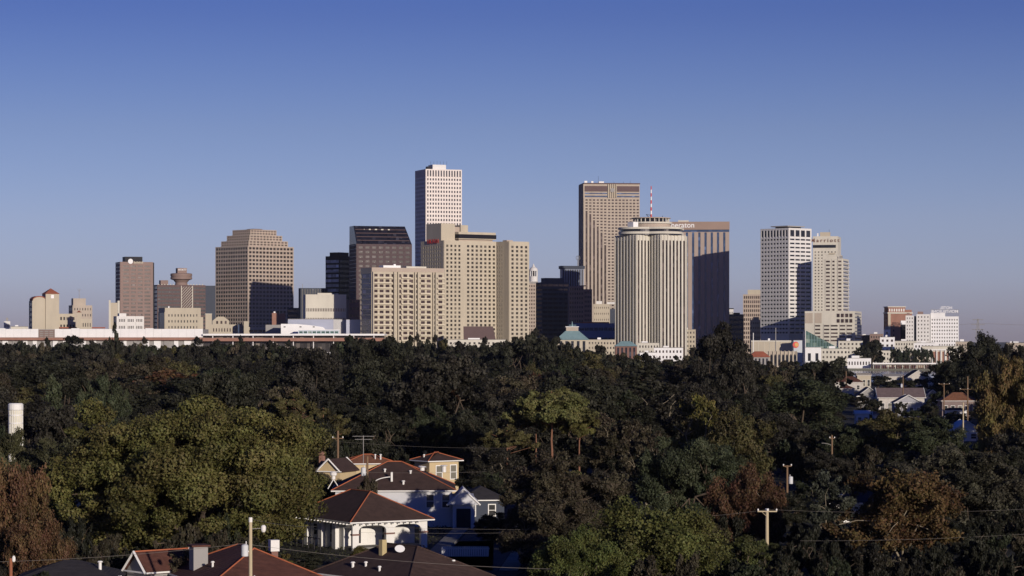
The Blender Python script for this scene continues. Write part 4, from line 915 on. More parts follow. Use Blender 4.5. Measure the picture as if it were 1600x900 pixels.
# 3 yellow two storey house
h3 = house('yellow_house', 'pale yellow two storey house with a low brown hipped roof', at(671, 360), R(34), 4.9, 4.0, 6.6, 7.7, yell, shing, ov=.5, wins=[(1.6, 4.9, .9, 1.8), (4.0, 4.9, .9, 1.9)], lwins=[(2.4, 4.9, .6, 1.6)])
vents(h3, [(.6, 2.4, 6.9, .1, .4)])
MB().box(-4.8, -.02, 1, 6, 0, 5.2).build('wing', yell, h3); MB().box(-5.1, -.03, .6, 6.3, 5.2, 5.45).build('wing_roof', shing, h3)
h4 = house('cottage', 'low cottage whose orange brown roof shows above the wide dark roof', at(540, 385), R(8), 7.2, 6, 5.0, 6.2, yell, shinga, ov=.5, axis='x')
vents(h4, [(4.6, 1.2, 5.7, .1, .5), (5.4, 1.0, 5.7, .12, .5)])
h5 = house('cottage', 'small yellow gabled house with brick chimney behind the large olive oak', at(497, 366), R(-24), 3.6, 5, 4.9, 6.6, yell, shing, hip=False, ov=.35, caps=False)
MB().box(-.4, .25, 1, 1.7, 4, 7.6).build('chimney', brick, h5)

# 6, 7 bottom roofs
h6 = house('bungalow', 'bungalow with dark brown hipped roof carrying a skylight dish at bottom centre', at(640, 218), R(40.6), 8.6, 13, 3.0, 5.6, stucco, shing, ov=.6, capm=shing)
vents(h6, [(.6, 5, 3.55, .1, .4), (1.0, 7.5, 3.75, .1, .4), (.7, 9, 3.6, .12, .45), (6.5, 2.0, 4.0, .1, .35), (8.0, 5.5, 3.4, .1, .35)])
MB().box(2.6, 3.1, 7.2, 7.7, 4.5, 6.1).build('chimney', mat('yellow_brick', (.45, .37, .2), .9, .1, 1), h6)
ds = MB().lathe([(.05, 0), (.5, .12), (.75, .3)], k=16).build('dish', whitep, h6); ds.location = (3.3, 5.6, 5.3); ds.rotation_euler = (R(55), 0, R(-30)); ds.scale = (.6, .5, .6)
h7 = house('bungalow', 'bungalow with reddish brown hipped roof behind the tall pale utility pole', at(334, 215.5), R(22), 10, 15, 3.0, 5.6, stucco, shing2, ov=.6)
MB().box(.5, 1.8, 8.5, 10, 2.8, 5.6).build('dormer', greyw, h7); MB().box(.3, 2.0, 8.3, 10.2, 5.6, 5.75).build('dormer_roof', shing2, h7)
MB().box(7.6, 8.2, 8.4, 9.0, 3.8, 5.0).build('chimney', dkbrick, h7); MB().box(7.5, 8.3, 8.3, 9.1, 5.0, 6.0).build('chimney_cap', stucco, h7)
vents(h7, [(1.6, 6.2, 4.0, .1, .4)])
h8 = house('cottage', 'small shingled cottage with pale gable end at bottom left', at(232, 226), R(40), 5, 3.6, 3.2, 4.9, greyw, shing2, hip=False, ov=.4, axis='x')
h9 = house('bungalow', 'dark roofed bungalow in shade at the bottom left corner', at(30, 222), R(3), 8.2, 7, 2.9, 4.3, stucco, shingd, ov=.5, axis='x', caps=False)
vents(h9, [(6.8, 2, 3.7, .14, .5)])
h10 = house('shed', 'white gabled shed tip at the bottom edge beside the small shingled cottage', at(163, 214), R(4), 1.9, 4, 2.6, 3.5, trim, trim, hip=False, ov=.25, caps=False, cat='shed')
h11 = house('cottage', 'pinkish brown roofed house between the rust coloured tree and the big oak', at(36, 325), R(-18), 4.0, 8, 4.3, 6.3, stucco, shingm, ov=.5, caps=False)
h12 = house('cottage', 'dark roofed house half hidden left of the magnolia tree', at(1300, 330), R(10), 9, 8, 2.6, 4.2, stucco, shingd, ov=.5, axis='x', caps=False)
vents(h12, [(1.4, 1.2, 3.4, .3, .1)])
h14 = house('porch_house', 'house with its front coloured for shade at the far end of the dark yard', at(722, 330), R(6), 5.5, 7, 3.0, 4.6, slate, shingd, ov=.5, caps=False, wins=[(1.3, 1.6, .8, 1.4), (3.9, 1.6, .8, 1.4)])  # wall coloured dark slate to imitate the shade of the yard
# yard lawns and drive in shade
dr = MB().poly([at(672, 262)[:2]+(.004,), at(770, 262)[:2]+(.004,), at(772, 300)[:2]+(.004,), at(700, 300)[:2]+(.004,)], [(0, 1, 2, 3)]).build('path', conc); tag(dr, kind='structure')
for nm, pts, lb in (('fence', [(690, 279), (765, 279)], 'low pale board fence across the shaded yard'),):
    r_ = empty('fence', at(690, 279), 0, lb, 'fence'); Wf = at(765, 279)[0]-at(690, 279)[0]
    f = MB()
    for i in range(int(Wf/.2)): f.box(i*.2, i*.2+.16, 0, .03, 0, 1.1)
    f.build('boards', blues, r_); MB().box(0, Wf, .03, .09, .8, .9).build('rail', blues, r_)

dimmed = mat('shade_dimmed_plaster', (0.50, 0.47, 0.43), 0.9, 0.15, 0.6)  # plaster colour toned down to stand in for partial shade on these walls
# right hand houses
def rhouse(label, px0, px1, D, ze_y, zr_y, wallm, roofm, hip=True, axis='x', Ld=8, ny=3, name='cottage', rz=0, caps=False, ov=.4):
    x0 = at(px0, D)[0]; x1 = at(px1, D)[0]; W = (x1-x0)-2*ov*.9
    ze, zr = ZP(ze_y, D), ZP(zr_y, D+Ld/2*(1 if axis == 'x' else .5))
    return house(name, label, (x0+ov, D, 0), R(rz), W, Ld, ze, zr, wallm, roofm, hip=hip, axis=axis, ov=ov, caps=caps,
                 wins=[(W*(i+.5)/ny, ze*.45, min(1.2, W/ny*.5), ze*.42) for i in range(ny)], lwins=[(Ld*.5, ze*.5, 1, 1.4)])
rhouse('cream cottage with brown hipped roof at the foot of the round dark tree', 1300, 1350, 1134, 597, 588, dimmed, shing2, ny=3)
rhouse('long mauve roofed house with pale walls left of the two poles', 1371, 1446, 794, 621, 606, dimmed, shingm, ny=6, hip=False, caps=False, Ld=9)
rhouse('white gabled house front under the long mauve roof', 1396, 1442, 770, 629, 617, mat('shade_greyed_siding', (.33, .33, .36), .8, .1, .5), shingm, hip=False, axis='y', ny=4, Ld=6)  # white front coloured grey, standing in for its partial shade
rhouse('brown sided house with an orange brown hipped roof by the right hand golden tree', 1470, 1530, 781, 626, 613, mat('brown_siding', (.22, .17, .16), .9, .1, .5), shinga, ny=5, Ld=8)
rhouse('low white porch in front of the brown sided house', 1474, 1512, 755, 641, 637, trim, shingd, ny=4, Ld=3, name='porch')
rhouse('white gabled roof shining between dark trees at right', 1487, 1534, 590, 672, 657, trim, trim, hip=False, axis='y', ny=2, Ld=9)
rhouse('grey roofed riverside house with a white gable end', 1413, 1458, 1240, 592, 578, dimmed, shing, hip=False, axis='y', ny=3, Ld=14)
rhouse('small house with a pale grey gable left of the long mauve roof', 1338, 1378, 880, 619, 605, greyw, shingm, hip=False, axis='y', ny=2, Ld=8)
rhouse('long pale sunlit shed by the near river bank', 1338, 1362, 1180, 586, 583, cream, cream, hip=False, ny=3, Ld=6, name='shed')
rhouse('small white sheds among trees below the mauve roofed house', 1336, 1360, 700, 646, 641, trim, trim, hip=False, ny=2, Ld=4, name='shed')
rhouse('white yard shed with red brown roof right of the small white sheds', 1364, 1392, 690, 648, 643, trim, shingm, hip=False, ny=3, Ld=4, name='shed')
rhouse('tiny red brown roof among trees left of the small grey gabled house', 1312, 1336, 930, 607, 601, dimmed, shing2, ny=2, Ld=5)
rhouse('tiny white gable behind the long mauve roof', 1452, 1470, 960, 599, 592, dimmed, shingm, hip=False, axis='y', ny=1, Ld=5)
rhouse('narrow grey roofed cottage between the mauve roof and the brown sided house', 1447, 1467, 850, 616, 609, dimmed, shingd, hip=False, axis='y', ny=1, Ld=6)
rhouse('low pale roofed shed at the near river bank by the bush row', 1380, 1410, 1280, 588, 584, dimmed, greyw, hip=False, ny=3, Ld=6, name='shed')
rhouse('low roof right of the white gabled roof under the golden tree', 1536, 1560, 720, 645, 638, dimmed, shing, ny=2, Ld=5)
# white tower at left
D = 318; X_, _, Z_ = XZ(24.5, 630, D); k = D/F
root = empty('water_tower', (X_, D, 0), 0, 'white ribbed round tower rising from the trees at far left', 'tower')
r = 11.2*k
MB().lathe([(r*.96, 0), (r*.96, Z_-.9)], k=20).build('shaft', mat('tower_white', (.66, .64, .52), .8, .06, .6), root)
MB().lathe([(r*.96, Z_-.9), (r*1.06, Z_-.8), (r*1.06, Z_-.15), (r*.9, Z_)], k=20).build('cap', trim, root)
for z in (1.6, 2.6): MB().lathe([(r*.97, Z_-z), (r*1.02, Z_-z+.05), (r*1.02, Z_-z+.15), (r*.97, Z_-z+.2)], k=20).build('band', trim, root)
rb = MB()
for i in range(20): an = 2*PI*i/20; rb.tube((r*.97*math.cos(an), r*.97*math.sin(an), 0), (r*.97*math.cos(an), r*.97*math.sin(an), Z_-.9), .045, k=4)
rb.build('ribs', trim, root)

# ------------------------------------------------------------------ poles and wires
wood = mat('weathered_wood', (0.20, 0.13, 0.08), 0.9, 0.2, 1, stretch=(1, 1, .1))
palew = mat('pale_wood', (0.50, 0.42, 0.28), 0.9, 0.15, 1, stretch=(1, 1, .1))
tank = mat('transformer_grey', (0.60, 0.62, 0.64), 0.5, 0.05, 1)
def pole(label, px, yt, D, m, arm=None, trans=None, lampy=None, r=.14, capm=None):
    X_, _, Z_ = XZ(px, yt, D); root = empty('utility_pole', (X_, D, 0), 0, label, 'utility pole')
    MB().tube((0, 0, 0), (0, 0, Z_), r*1.25, r, 10).build('post', m, root)
    if capm: MB().tube((0, 0, Z_-.35), (0, 0, Z_+.03), r*1.15, r*1.15, 10).build('cap', capm, root)
    for (dz, l) in (arm or []):
        a = MB().box(-l, l, -r-.12, -r, Z_-dz-.06, Z_-dz+.06).build('cross_arm', m, root)
        for q in (-.92, .92) if l < 1 else (-.95, 0, .95):
            MB().lathe([(.05, 0), (.09, .05), (.09, .16), (.04, .22)], (q*l, -r-.06), 8).build('insulator', trim, a).location = (0, 0, Z_-dz+.06)
        MB().tube((-l*.6, -r-.03, Z_-dz), (0, -r-.03, Z_-dz-l*.6), .03, k=4).build('brace', m, a)
    if trans:
        sx, dz, s = trans; t = MB().lathe([(.24*s, 0), (.26*s, .04), (.26*s, .8*s), (.18*s, .86*s), (.05*s, .9*s)], (sx*(.26*s+r+.03), -.1), 14); o = t.build('transformer', tank, root); o.location = (0, 0, Z_-dz)
        b2 = MB().tube((sx*(.2*s+r), -.1, Z_-dz+.85*s), (sx*(.2*s+r), -.1, Z_-dz+1.1*s), .04, k=6); b2.box(sx*r if sx > 0 else -r-.1, (r+.1) if sx > 0 else -r, -.06, .02, Z_-dz+.3*s, Z_-dz+.4*s); b2.build('bushing', trim, root)
    if lampy:
        sx, dz = lampy; l = MB().tube((0, 0, Z_-dz), (sx*.9, -.1, Z_-dz+.06), .03, k=6); o = l.build('lamp_arm', greyw, root)
        MB().lathe([(.12, -.25), (.2, -.1), (.2, .22), (.1, .32)], (sx*1.05, -.1), 10).build('lamp_head', trim, o).location = (0, 0, Z_-dz)
    return root, (X_, D, Z_)
P = {}
P['main'] = pole('tall pale wooden pole with a grey transformer in front of the red brown roof', 391.5, 809, 205, palew, trans=(-1, 3.1, 1.1), lampy=(1, .9), r=.13, capm=trim)
mt = MB().lathe([(.1, 0), (.14, .1), (.14, .3), (.05, .45)], (.32, -.1), 8).build('meter', tank, P['main'][0]); mt.location = (0, 0, P['main'][1][2]-5.1)
P['left'] = pole('short red brown pole with a glass insulator at the bottom left', 17, 872, 205, mat('red_wood', (.28, .11, .06), .9, .15, 1), r=.13)
MB().lathe([(.08, 0), (.14, .1), (.14, .35), (.06, .5)], (.25, -.1), 8).build('insulator', trim, P['left'][0]).location = (0, 0, P['left'][1][2]-.3)
P['back'] = pole('dark thin pole rising behind the small yellow gabled house', 528, 673, 372, wood, arm=[(1.1, .8)], r=.15)
P['roof'] = pole('slender pole carrying a white transformer in front of the wide dark roof', 574, 713, 300, wood, trans=(-1, 2.3, 1.15), r=.13)
P['cross'] = pole('grey wooden pole with crossarm and insulators among the right hand trees', 1198.5, 795, 262, palew, arm=[(.25, 1.0)], r=.16, capm=trim)
P['tr'] = pole('reddish pole with a white transformer against dark trees', 1230, 727, 330, wood, arm=[(.1, .55)], trans=(1, 2.4, 1.1), r=.13)
P['arm'] = pole('old brown pole with a curved lamp arm among the middle trees at right', 1300, 680, 400, wood, arm=[(.5, .4)], r=.13)
ar = MB()
for i in range(6): ar.tube((-.3*i*.9, 0, P['arm'][1][2]-1.6+.35*math.sin(i/5*1.5)), (-.3*(i+1)*.9, 0, P['arm'][1][2]-1.6+.35*math.sin((i+1)/5*1.5)), .04, k=5)
ar.build('lamp_arm', greyw, P['arm'][0])
P['r1'] = pole('crossarm pole standing before the brown sided house, with two insulators', 1475, 599, 740, wood, arm=[(.2, 1.6)], r=.16)
P['r2'] = pole('tallest bare pole beside the golden tree at right', 1512, 588, 690, wood, arm=[(3.5, 2.2)], r=.17)
P['r3'] = pole('short leaning pale pole before the white gabled roof', 1505, 629, 560, palew, r=.14)
P['r4'] = pole('small pole with white lamp above the long mauve roof', 1411, 585, 780, wood, trans=(-1, 4.0, 1.2), r=.15)
P['r5'] = pole('thin dark pole beside the cream cottage near the river', 1322, 580, 1100, wood, r=.2)
P['r6'] = pole('white banded pole in front of the long cream blank wall', 1212, 512, 2060, greyw, r=.35)
P['r7'] = pole('thin white pole left of the long cream blank wall', 1177, 520, 2080, trim, r=.3)
wirem = mat('wire_metal', (0.22, 0.20, 0.18), 0.5, 0.05, 1)
def wire(label, a, b_, sag=1.0, r=.012):
    a = Vector(a); b_ = Vector(b_); mb = MB(); n = 14; p0 = a
    for i in range(1, n+1):
        f = i/n; p = a.lerp(b_, f)-Vector((0, 0, 4*sag*f*(1-f))); mb.tube(p0, p, r, k=4); p0 = p
    tag(mb.build('overhead_wire', wirem), label, 'wire')
pt = lambda px, py, D: XZ(px, py, D)
wire('sagging wire from the tall pale pole to the bottom left corner', pt(391, 848, 205), pt(-10, 878, 205), .25)
wire('wire running from the top of the tall pale pole towards the arcade house', pt(392, 811, 205), pt(500, 822, 275), .25)
wire('wire low across the bungalow roof at bottom centre', pt(391, 851, 205), pt(860, 889, 215), .35)
wire('upper of the two wires crossing the dark yard', pt(560, 822, 262), pt(960, 826, 262), .2, .009)
wire('lower of the two wires crossing the dark yard', pt(560, 832, 262), pt(960, 828, 262), .2, .009)
wire('wire over the wide dark hipped roof', pt(574, 738, 300), pt(760, 737, 300), .1, .009)
wire('wire leaving the dark thin pole behind the olive oak', pt(528, 690, 372), pt(800, 700, 372), .3, .009)
wire('long thin wire right of the grey crossarm pole', pt(1199, 796, 262), pt(1610, 795, 262), .35, .009)
wire('thin wire left of the grey crossarm pole', pt(1199, 796, 262), pt(1080, 808, 262), .1, .009)
wire('faint wire below the magnolia tree', pt(1250, 845, 250), pt(1610, 834, 262), .2, .009)
wire('faint power line across the sky right of the pylon', pt(1528, 505, 2600), pt(1700, 508, 2600), 1, .1)
wire('faint power line left of the pylon above the white hotel', pt(1528, 505, 2600), pt(1380, 512, 2600), 1, .1)

# ------------------------------------------------------------------ trees
LEAF = leafmat()
bark = mat('bark', (0.10, 0.075, 0.055), 0.95, 0.25, 1.0, stretch=(1, 1, .25)); pinebark = mat('pine_bark', (0.22, 0.11, 0.07), 0.95, 0.25, 1.0, stretch=(1, 1, .25)); palebark = mat('pale_branches', (0.26, 0.22, 0.16), 0.9, 0.2, 1.0)
def quads(name, C, N, size, tint, asp=1.5):
    """leaf sprays: one small bent rhombus per centre"""
    n = len(C); a = rng.normal(size=(n, 3)); N = N/np.maximum(np.linalg.norm(N, axis=1, keepdims=True), 1e-6)
    u = np.cross(N, a); u /= np.maximum(np.linalg.norm(u, axis=1, keepdims=True), 1e-6); v = np.cross(N, u)
    s = (size*rng.uniform(.55, 1.3, n))[:, None] if np.isscalar(size) else (size*rng.uniform(.6, 1.3, n))[:, None]
    V = np.stack([C-u*s*asp/2, C-v*s/2+N*s*.12, C+u*s*asp/2, C+v*s/2+N*s*.12], 1).reshape(-1, 3)
    me = bpy.data.meshes.new(name); me.vertices.add(4*n); me.vertices.foreach_set('co', V.ravel().astype(np.float32))
    me.loops.add(4*n); me.loops.foreach_set('vertex_index', np.arange(4*n, dtype=np.int32))
    me.polygons.add(n); me.polygons.foreach_set('loop_start', np.arange(0, 4*n, 4, dtype=np.int32)); me.polygons.foreach_set('loop_total', np.full(n, 4, dtype=np.int32))
    me.materials.append(LEAF); at_ = me.attributes.new('tint', 'FLOAT_COLOR', 'POINT')
    col = np.ones((4*n, 4), np.float32); col[:, 0] = np.repeat(tint, 4); col[:, 1] = np.repeat(np.clip(rng.uniform(0, 1, n)*.6+.4*(.5+.5*np.sin(C[:, 0]*.55+1)*np.sin(C[:, 2]*.7+C[:, 1]*.4)), 0, 1), 4); at_.data.foreach_set('color', col.ravel())
    me.update(); me.validate(); return me
def crown_mesh(kind, nleaf, size, r=10.0, h=18.0, base=3.5, seed=0, nc=60):
    """foliage gathered in clumps round the crown's envelope; returns mesh and clump centres"""
    g_ = np.random.default_rng(seed); cs = []; rs = []
    if kind == 'oak':
        lob = g_.uniform(0, 2*PI, 4)
        while len(cs) < nc:
            d = g_.normal(size=3); d /= np.linalg.norm(d)
            if d[2] < -.9: continue
            an = math.atan2(d[1], d[0]); bump = 1+.13*math.sin(3*an+lob[0])+.08*math.sin(5*an+lob[1])+.09*math.sin(7*d[2]+lob[2])
            f = g_.uniform(.6, .93)*bump if g_.random() < .85 else g_.uniform(.2, .6)
            zc = (h+base)*.5; hz_ = (h-base)/2; dz = d[2]
            rh = math.hypot(d[0], d[1]); wx = (1-abs(dz)**3)**.5/max(rh, .05) if dz < 0 else 1      # full skirts below the widest part
            c = np.array([d[0]*wx*r*f, d[1]*wx*r*f, zc+dz*hz_*(f if dz > 0 else 1)])
            q = (g_.uniform(.10, .20) if g_.random() < .6 else g_.uniform(.2, .34))*r*(.62 if r > 14 else 1)
            if r > 14: wx = wx*1.04; c[:2] *= 1.04
            cs.append(c); rs.append([q, q*g_.uniform(.8, 1.2), q*g_.uniform(.5, .85)])
    elif kind == 'cone':
        for i in range(nc):
            t_ = (i+.5)/nc; z = base+(h-base)*t_**.85; R_ = r*(1-t_)**.62*(.95 if t_ > .12 else .75); an = i*2.4+g_.uniform(-.3, .3)
            f = g_.uniform(.5, .95); cs.append(np.array([R_*f*math.cos(an), R_*f*math.sin(an), z])); q = max(.5, R_*.42); rs.append([q, q, q*1.1])
        cs.append(np.array([0, 0, h-.4])); rs.append([.5, .5, .9])
    elif kind == 'pine':
        for i in range(nc):
            d = g_.normal(size=3); d /= np.linalg.norm(d); d[2] = abs(d[2])*.9-.15; f = g_.uniform(.5, 1)
            cs.append(np.array([d[0]*r*f, d[1]*r*f, base+(h-base)*(.35+.6*d[2]*f+.05)])); q = g_.uniform(.13, .2)*r; rs.append([q, q, q*.62])
    elif kind == 'loose':
        for i in range(nc):
            d = g_.normal(size=3); d /= np.linalg.norm(d); f = g_.uniform(.35, 1.0); d[2] = max(d[2], -.5)
            cs.append(np.array([d[0]*r*f, d[1]*r*f, (h+base)/2+d[2]*(h-base)/2*f])); q = g_.uniform(.09, .2)*r; rs.append([q, q, q*.9])
    cs = np.array(cs); rs = np.array(rs); wgt = (rs.prod(1))**(2/3); wgt /= wgt.sum()
    idx = g_.choice(len(cs), nleaf, p=wgt)
    d = g_.normal(size=(nleaf, 3)); d /= np.linalg.norm(d, axis=1, keepdims=True)
    # sprays bunch into twigs so each clump is uneven
    rad = g_.uniform(.45, 1.0, nleaf)**.5*(1+.18*np.sin(9*d[:, 0]+idx)*np.sin(8*d[:, 1]+2*idx)+.12*np.sin(17*d[:, 2]+idx))
    if kind == 'loose': rad = g_.uniform(.2, 1.15, nleaf)
    if kind == 'oak': rad = g_.uniform(.1, 1.0, nleaf)**.42*(1+.16*np.sin(9*d[:, 0]+idx)*np.sin(8*d[:, 1]+2*idx))
    C = cs[idx]+d*rs[idx]*rad[:, None]
    # irregular outline and gaps: bend the whole crown by layered waves and thin it where a 3-D pattern says so
    for k_, a_ in (((2.2, .055), (5.3, .030), (11.0, .016)) if r < 14 else ((2.2, .022), (6.3, .014), (14.0, .010), (27.0, .006))):
        ph_ = g_.uniform(0, 6.28, 6); q_ = C/r*k_*PI
        C = C+r*a_*np.stack([np.sin(q_[:, 1]+ph_[0])+np.sin(q_[:, 2]*1.3+ph_[1]), np.sin(q_[:, 0]+ph_[2])+np.sin(q_[:, 2]*.9+ph_[3]), .7*np.sin(q_[:, 0]*1.1+ph_[4])+.7*np.sin(q_[:, 1]+ph_[5])], 1)
    q_ = C/r*6.5; th_ = np.sin(q_[:, 0]*2.1+1)*np.sin(q_[:, 1]*1.9+2)+np.sin(q_[:, 2]*3.1)*np.sin(q_[:, 0]*1.3+.5)
    ok = (C[:, 2] > max(.05, base*.5)) & (g_.random(len(C)) < (np.clip(1.0-.75*(th_-.15), .22, 1) if r < 14 and kind != 'pine' else 1.0))
    C = C[ok]; d = d[ok]; idx = idx[ok]
    N = d+g_.normal(size=d.shape)*(.55 if kind != 'loose' else .9)
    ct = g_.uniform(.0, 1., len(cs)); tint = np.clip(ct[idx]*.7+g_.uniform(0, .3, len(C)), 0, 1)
    return quads('crown', C, N, size, tint), cs, rs
def trunk_mesh(cs, rs, h, base, r, kind, seed, thick=.45, m=None):
    g_ = np.random.default_rng(seed); mb = MB()
    if kind in ('cone', 'pine'):
        top = h*.93; p = Vector((0, 0, 0)); n = 8; lean = g_.normal()*.02
        for i in range(n):
            q = Vector((lean*top*(i+1)/n+g_.normal()*.08, g_.normal()*.08, top*(i+1)/n)); mb.tube(p, q, thick*(1-.85*i/n), thick*(1-.85*(i+1)/n), 7); p = q
        for c in cs[:: max(1, len(cs)//24)]:
            a = Vector((lean*c[2], 0, max(base*.9, c[2]-1.5))); mb.tube(a, Vector(c), thick*(.25 if kind == 'cone' else .16), .03, 5)
    else:
        fz = base*.9+.8; mb.tube((0, 0, 0), (g_.normal()*.1, 0, fz*.5), thick*1.25, thick, 9); mb.tube((0, 0, fz*.45), (0, 0, fz), thick, thick*.85, 9)
        order = g_.permutation(len(cs))[:min(len(cs), 26)]
        nm = 6; mains = []
        for i in range(nm):
            an = 2*PI*i/nm+g_.uniform(-.4, .4); e = Vector((math.cos(an)*r*.38, math.sin(an)*r*.38, fz+(h-fz)*g_.uniform(.3, .55))); mid = Vector((0, 0, fz)).lerp(e, .5)+Vector((0, 0, -.3))
            mb.tube((0, 0, fz-.2), mid, thick*.6, thick*.42, 6); mb.tube(mid, e, thick*.42, thick*.28, 6); mains.append(e)
        for i in order:
            c = Vector(cs[i]); e = min(mains, key=lambda v: (v-c).length); mid = e.lerp(c, .55)+Vector((g_.normal()*.4, g_.normal()*.4, .3))
            mb.tube(e, mid, thick*.26, thick*.14, 5); mb.tube(mid, c, thick*.14, .04, 5)
    me = bpy.data.meshes.new('trunk'); me.from_pydata(mb.v, [], mb.f); me.materials.append(m or bark); return me
PRO = {}
def proto(key, kind, nleaf, size, r, h, base, seed, nc, thick, m=None):
    cm, cs, rs = crown_mesh(kind, nleaf, size, r, h, base, seed, nc); tm = trunk_mesh(cs, rs, h, base, r, kind, seed, thick, m); PRO[key] = (cm, tm, r, h)
proto('big', 'oak', 330000, .22, 14.5, 18, .4, 11, 300, .7)
for i in range(3): proto('near%d' % i, 'oak', 105000, .22, 8, 13, .3, 20+i, 80, .4)
proto('olive', 'loose', 95000, .24, 9, 10, .2, 31, 130, .25, palebark)
proto('mag', 'loose', 55000, .25, 8, 11.5, .3, 33, 120, .25, palebark)
for i in range(5): proto('mid%d' % i, 'oak', 42000, .32, 7.5, 15, .8, 40+i, 70, .35)
for i in range(2): proto('loose%d' % i, 'loose', 22000, .32, 6, 13, .6, 50+i, 70, .28, palebark)
proto('cone0', 'cone', 28000, .30, 5, 16, .8, 60, 80, .3); proto('cone1', 'cone', 22000, .30, 4, 15, .8, 61, 70, .25)
proto('pine0', 'pine', 36000, .26, 6.5, 19, 9.8, 70, 95, .26, pinebark); proto('pine1', 'pine', 19000, .26, 5, 16, 7, 71, 30, .3, pinebark)
for i in range(3): proto('bush%d' % i, 'loose', 11000, .22, 3.2, 3.6, .1, 90+i, 44, .1)
for i in range(5): proto('far%d' % i, 'oak', 9000, .72, 8, 17, 2, 80+i, 40, .4)
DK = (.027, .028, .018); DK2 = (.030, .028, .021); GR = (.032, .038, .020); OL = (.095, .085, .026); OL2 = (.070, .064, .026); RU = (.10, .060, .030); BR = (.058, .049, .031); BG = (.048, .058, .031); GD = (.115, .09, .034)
def tree(px, yt, wpx, D, key, col, label, group=None, name=None, rz=None, base_y=None):
    cm, tm, r, h = PRO[key]; X_, _, Z_ = XZ(px, yt, D); sx = (wpx/2*D/F)/(r*1.0); sz = Z_/h
    if name is None: name = {'pi': 'pine_tree', 'co': 'conifer_tree'}.get(key[:2], 'broadleaf_tree')
    root = empty(name, (X_, D, 0), rz if rz is not None else random.uniform(0, 6.28), label, 'tree', group); root.scale = (sx, sx, sz)
    c = bpy.data.objects.new('crown', cm); t_ = bpy.data.objects.new('trunk', tm)
    for o in (c, t_): COL.objects.link(o); o.parent = root
    v = random.uniform(.85, 1.15); c.color = (col[0]*v, col[1]*v, col[2]*v, 1)
    BOX.append((px-wpx/2, px+wpx/2, yt, D)); return root
BOX = []
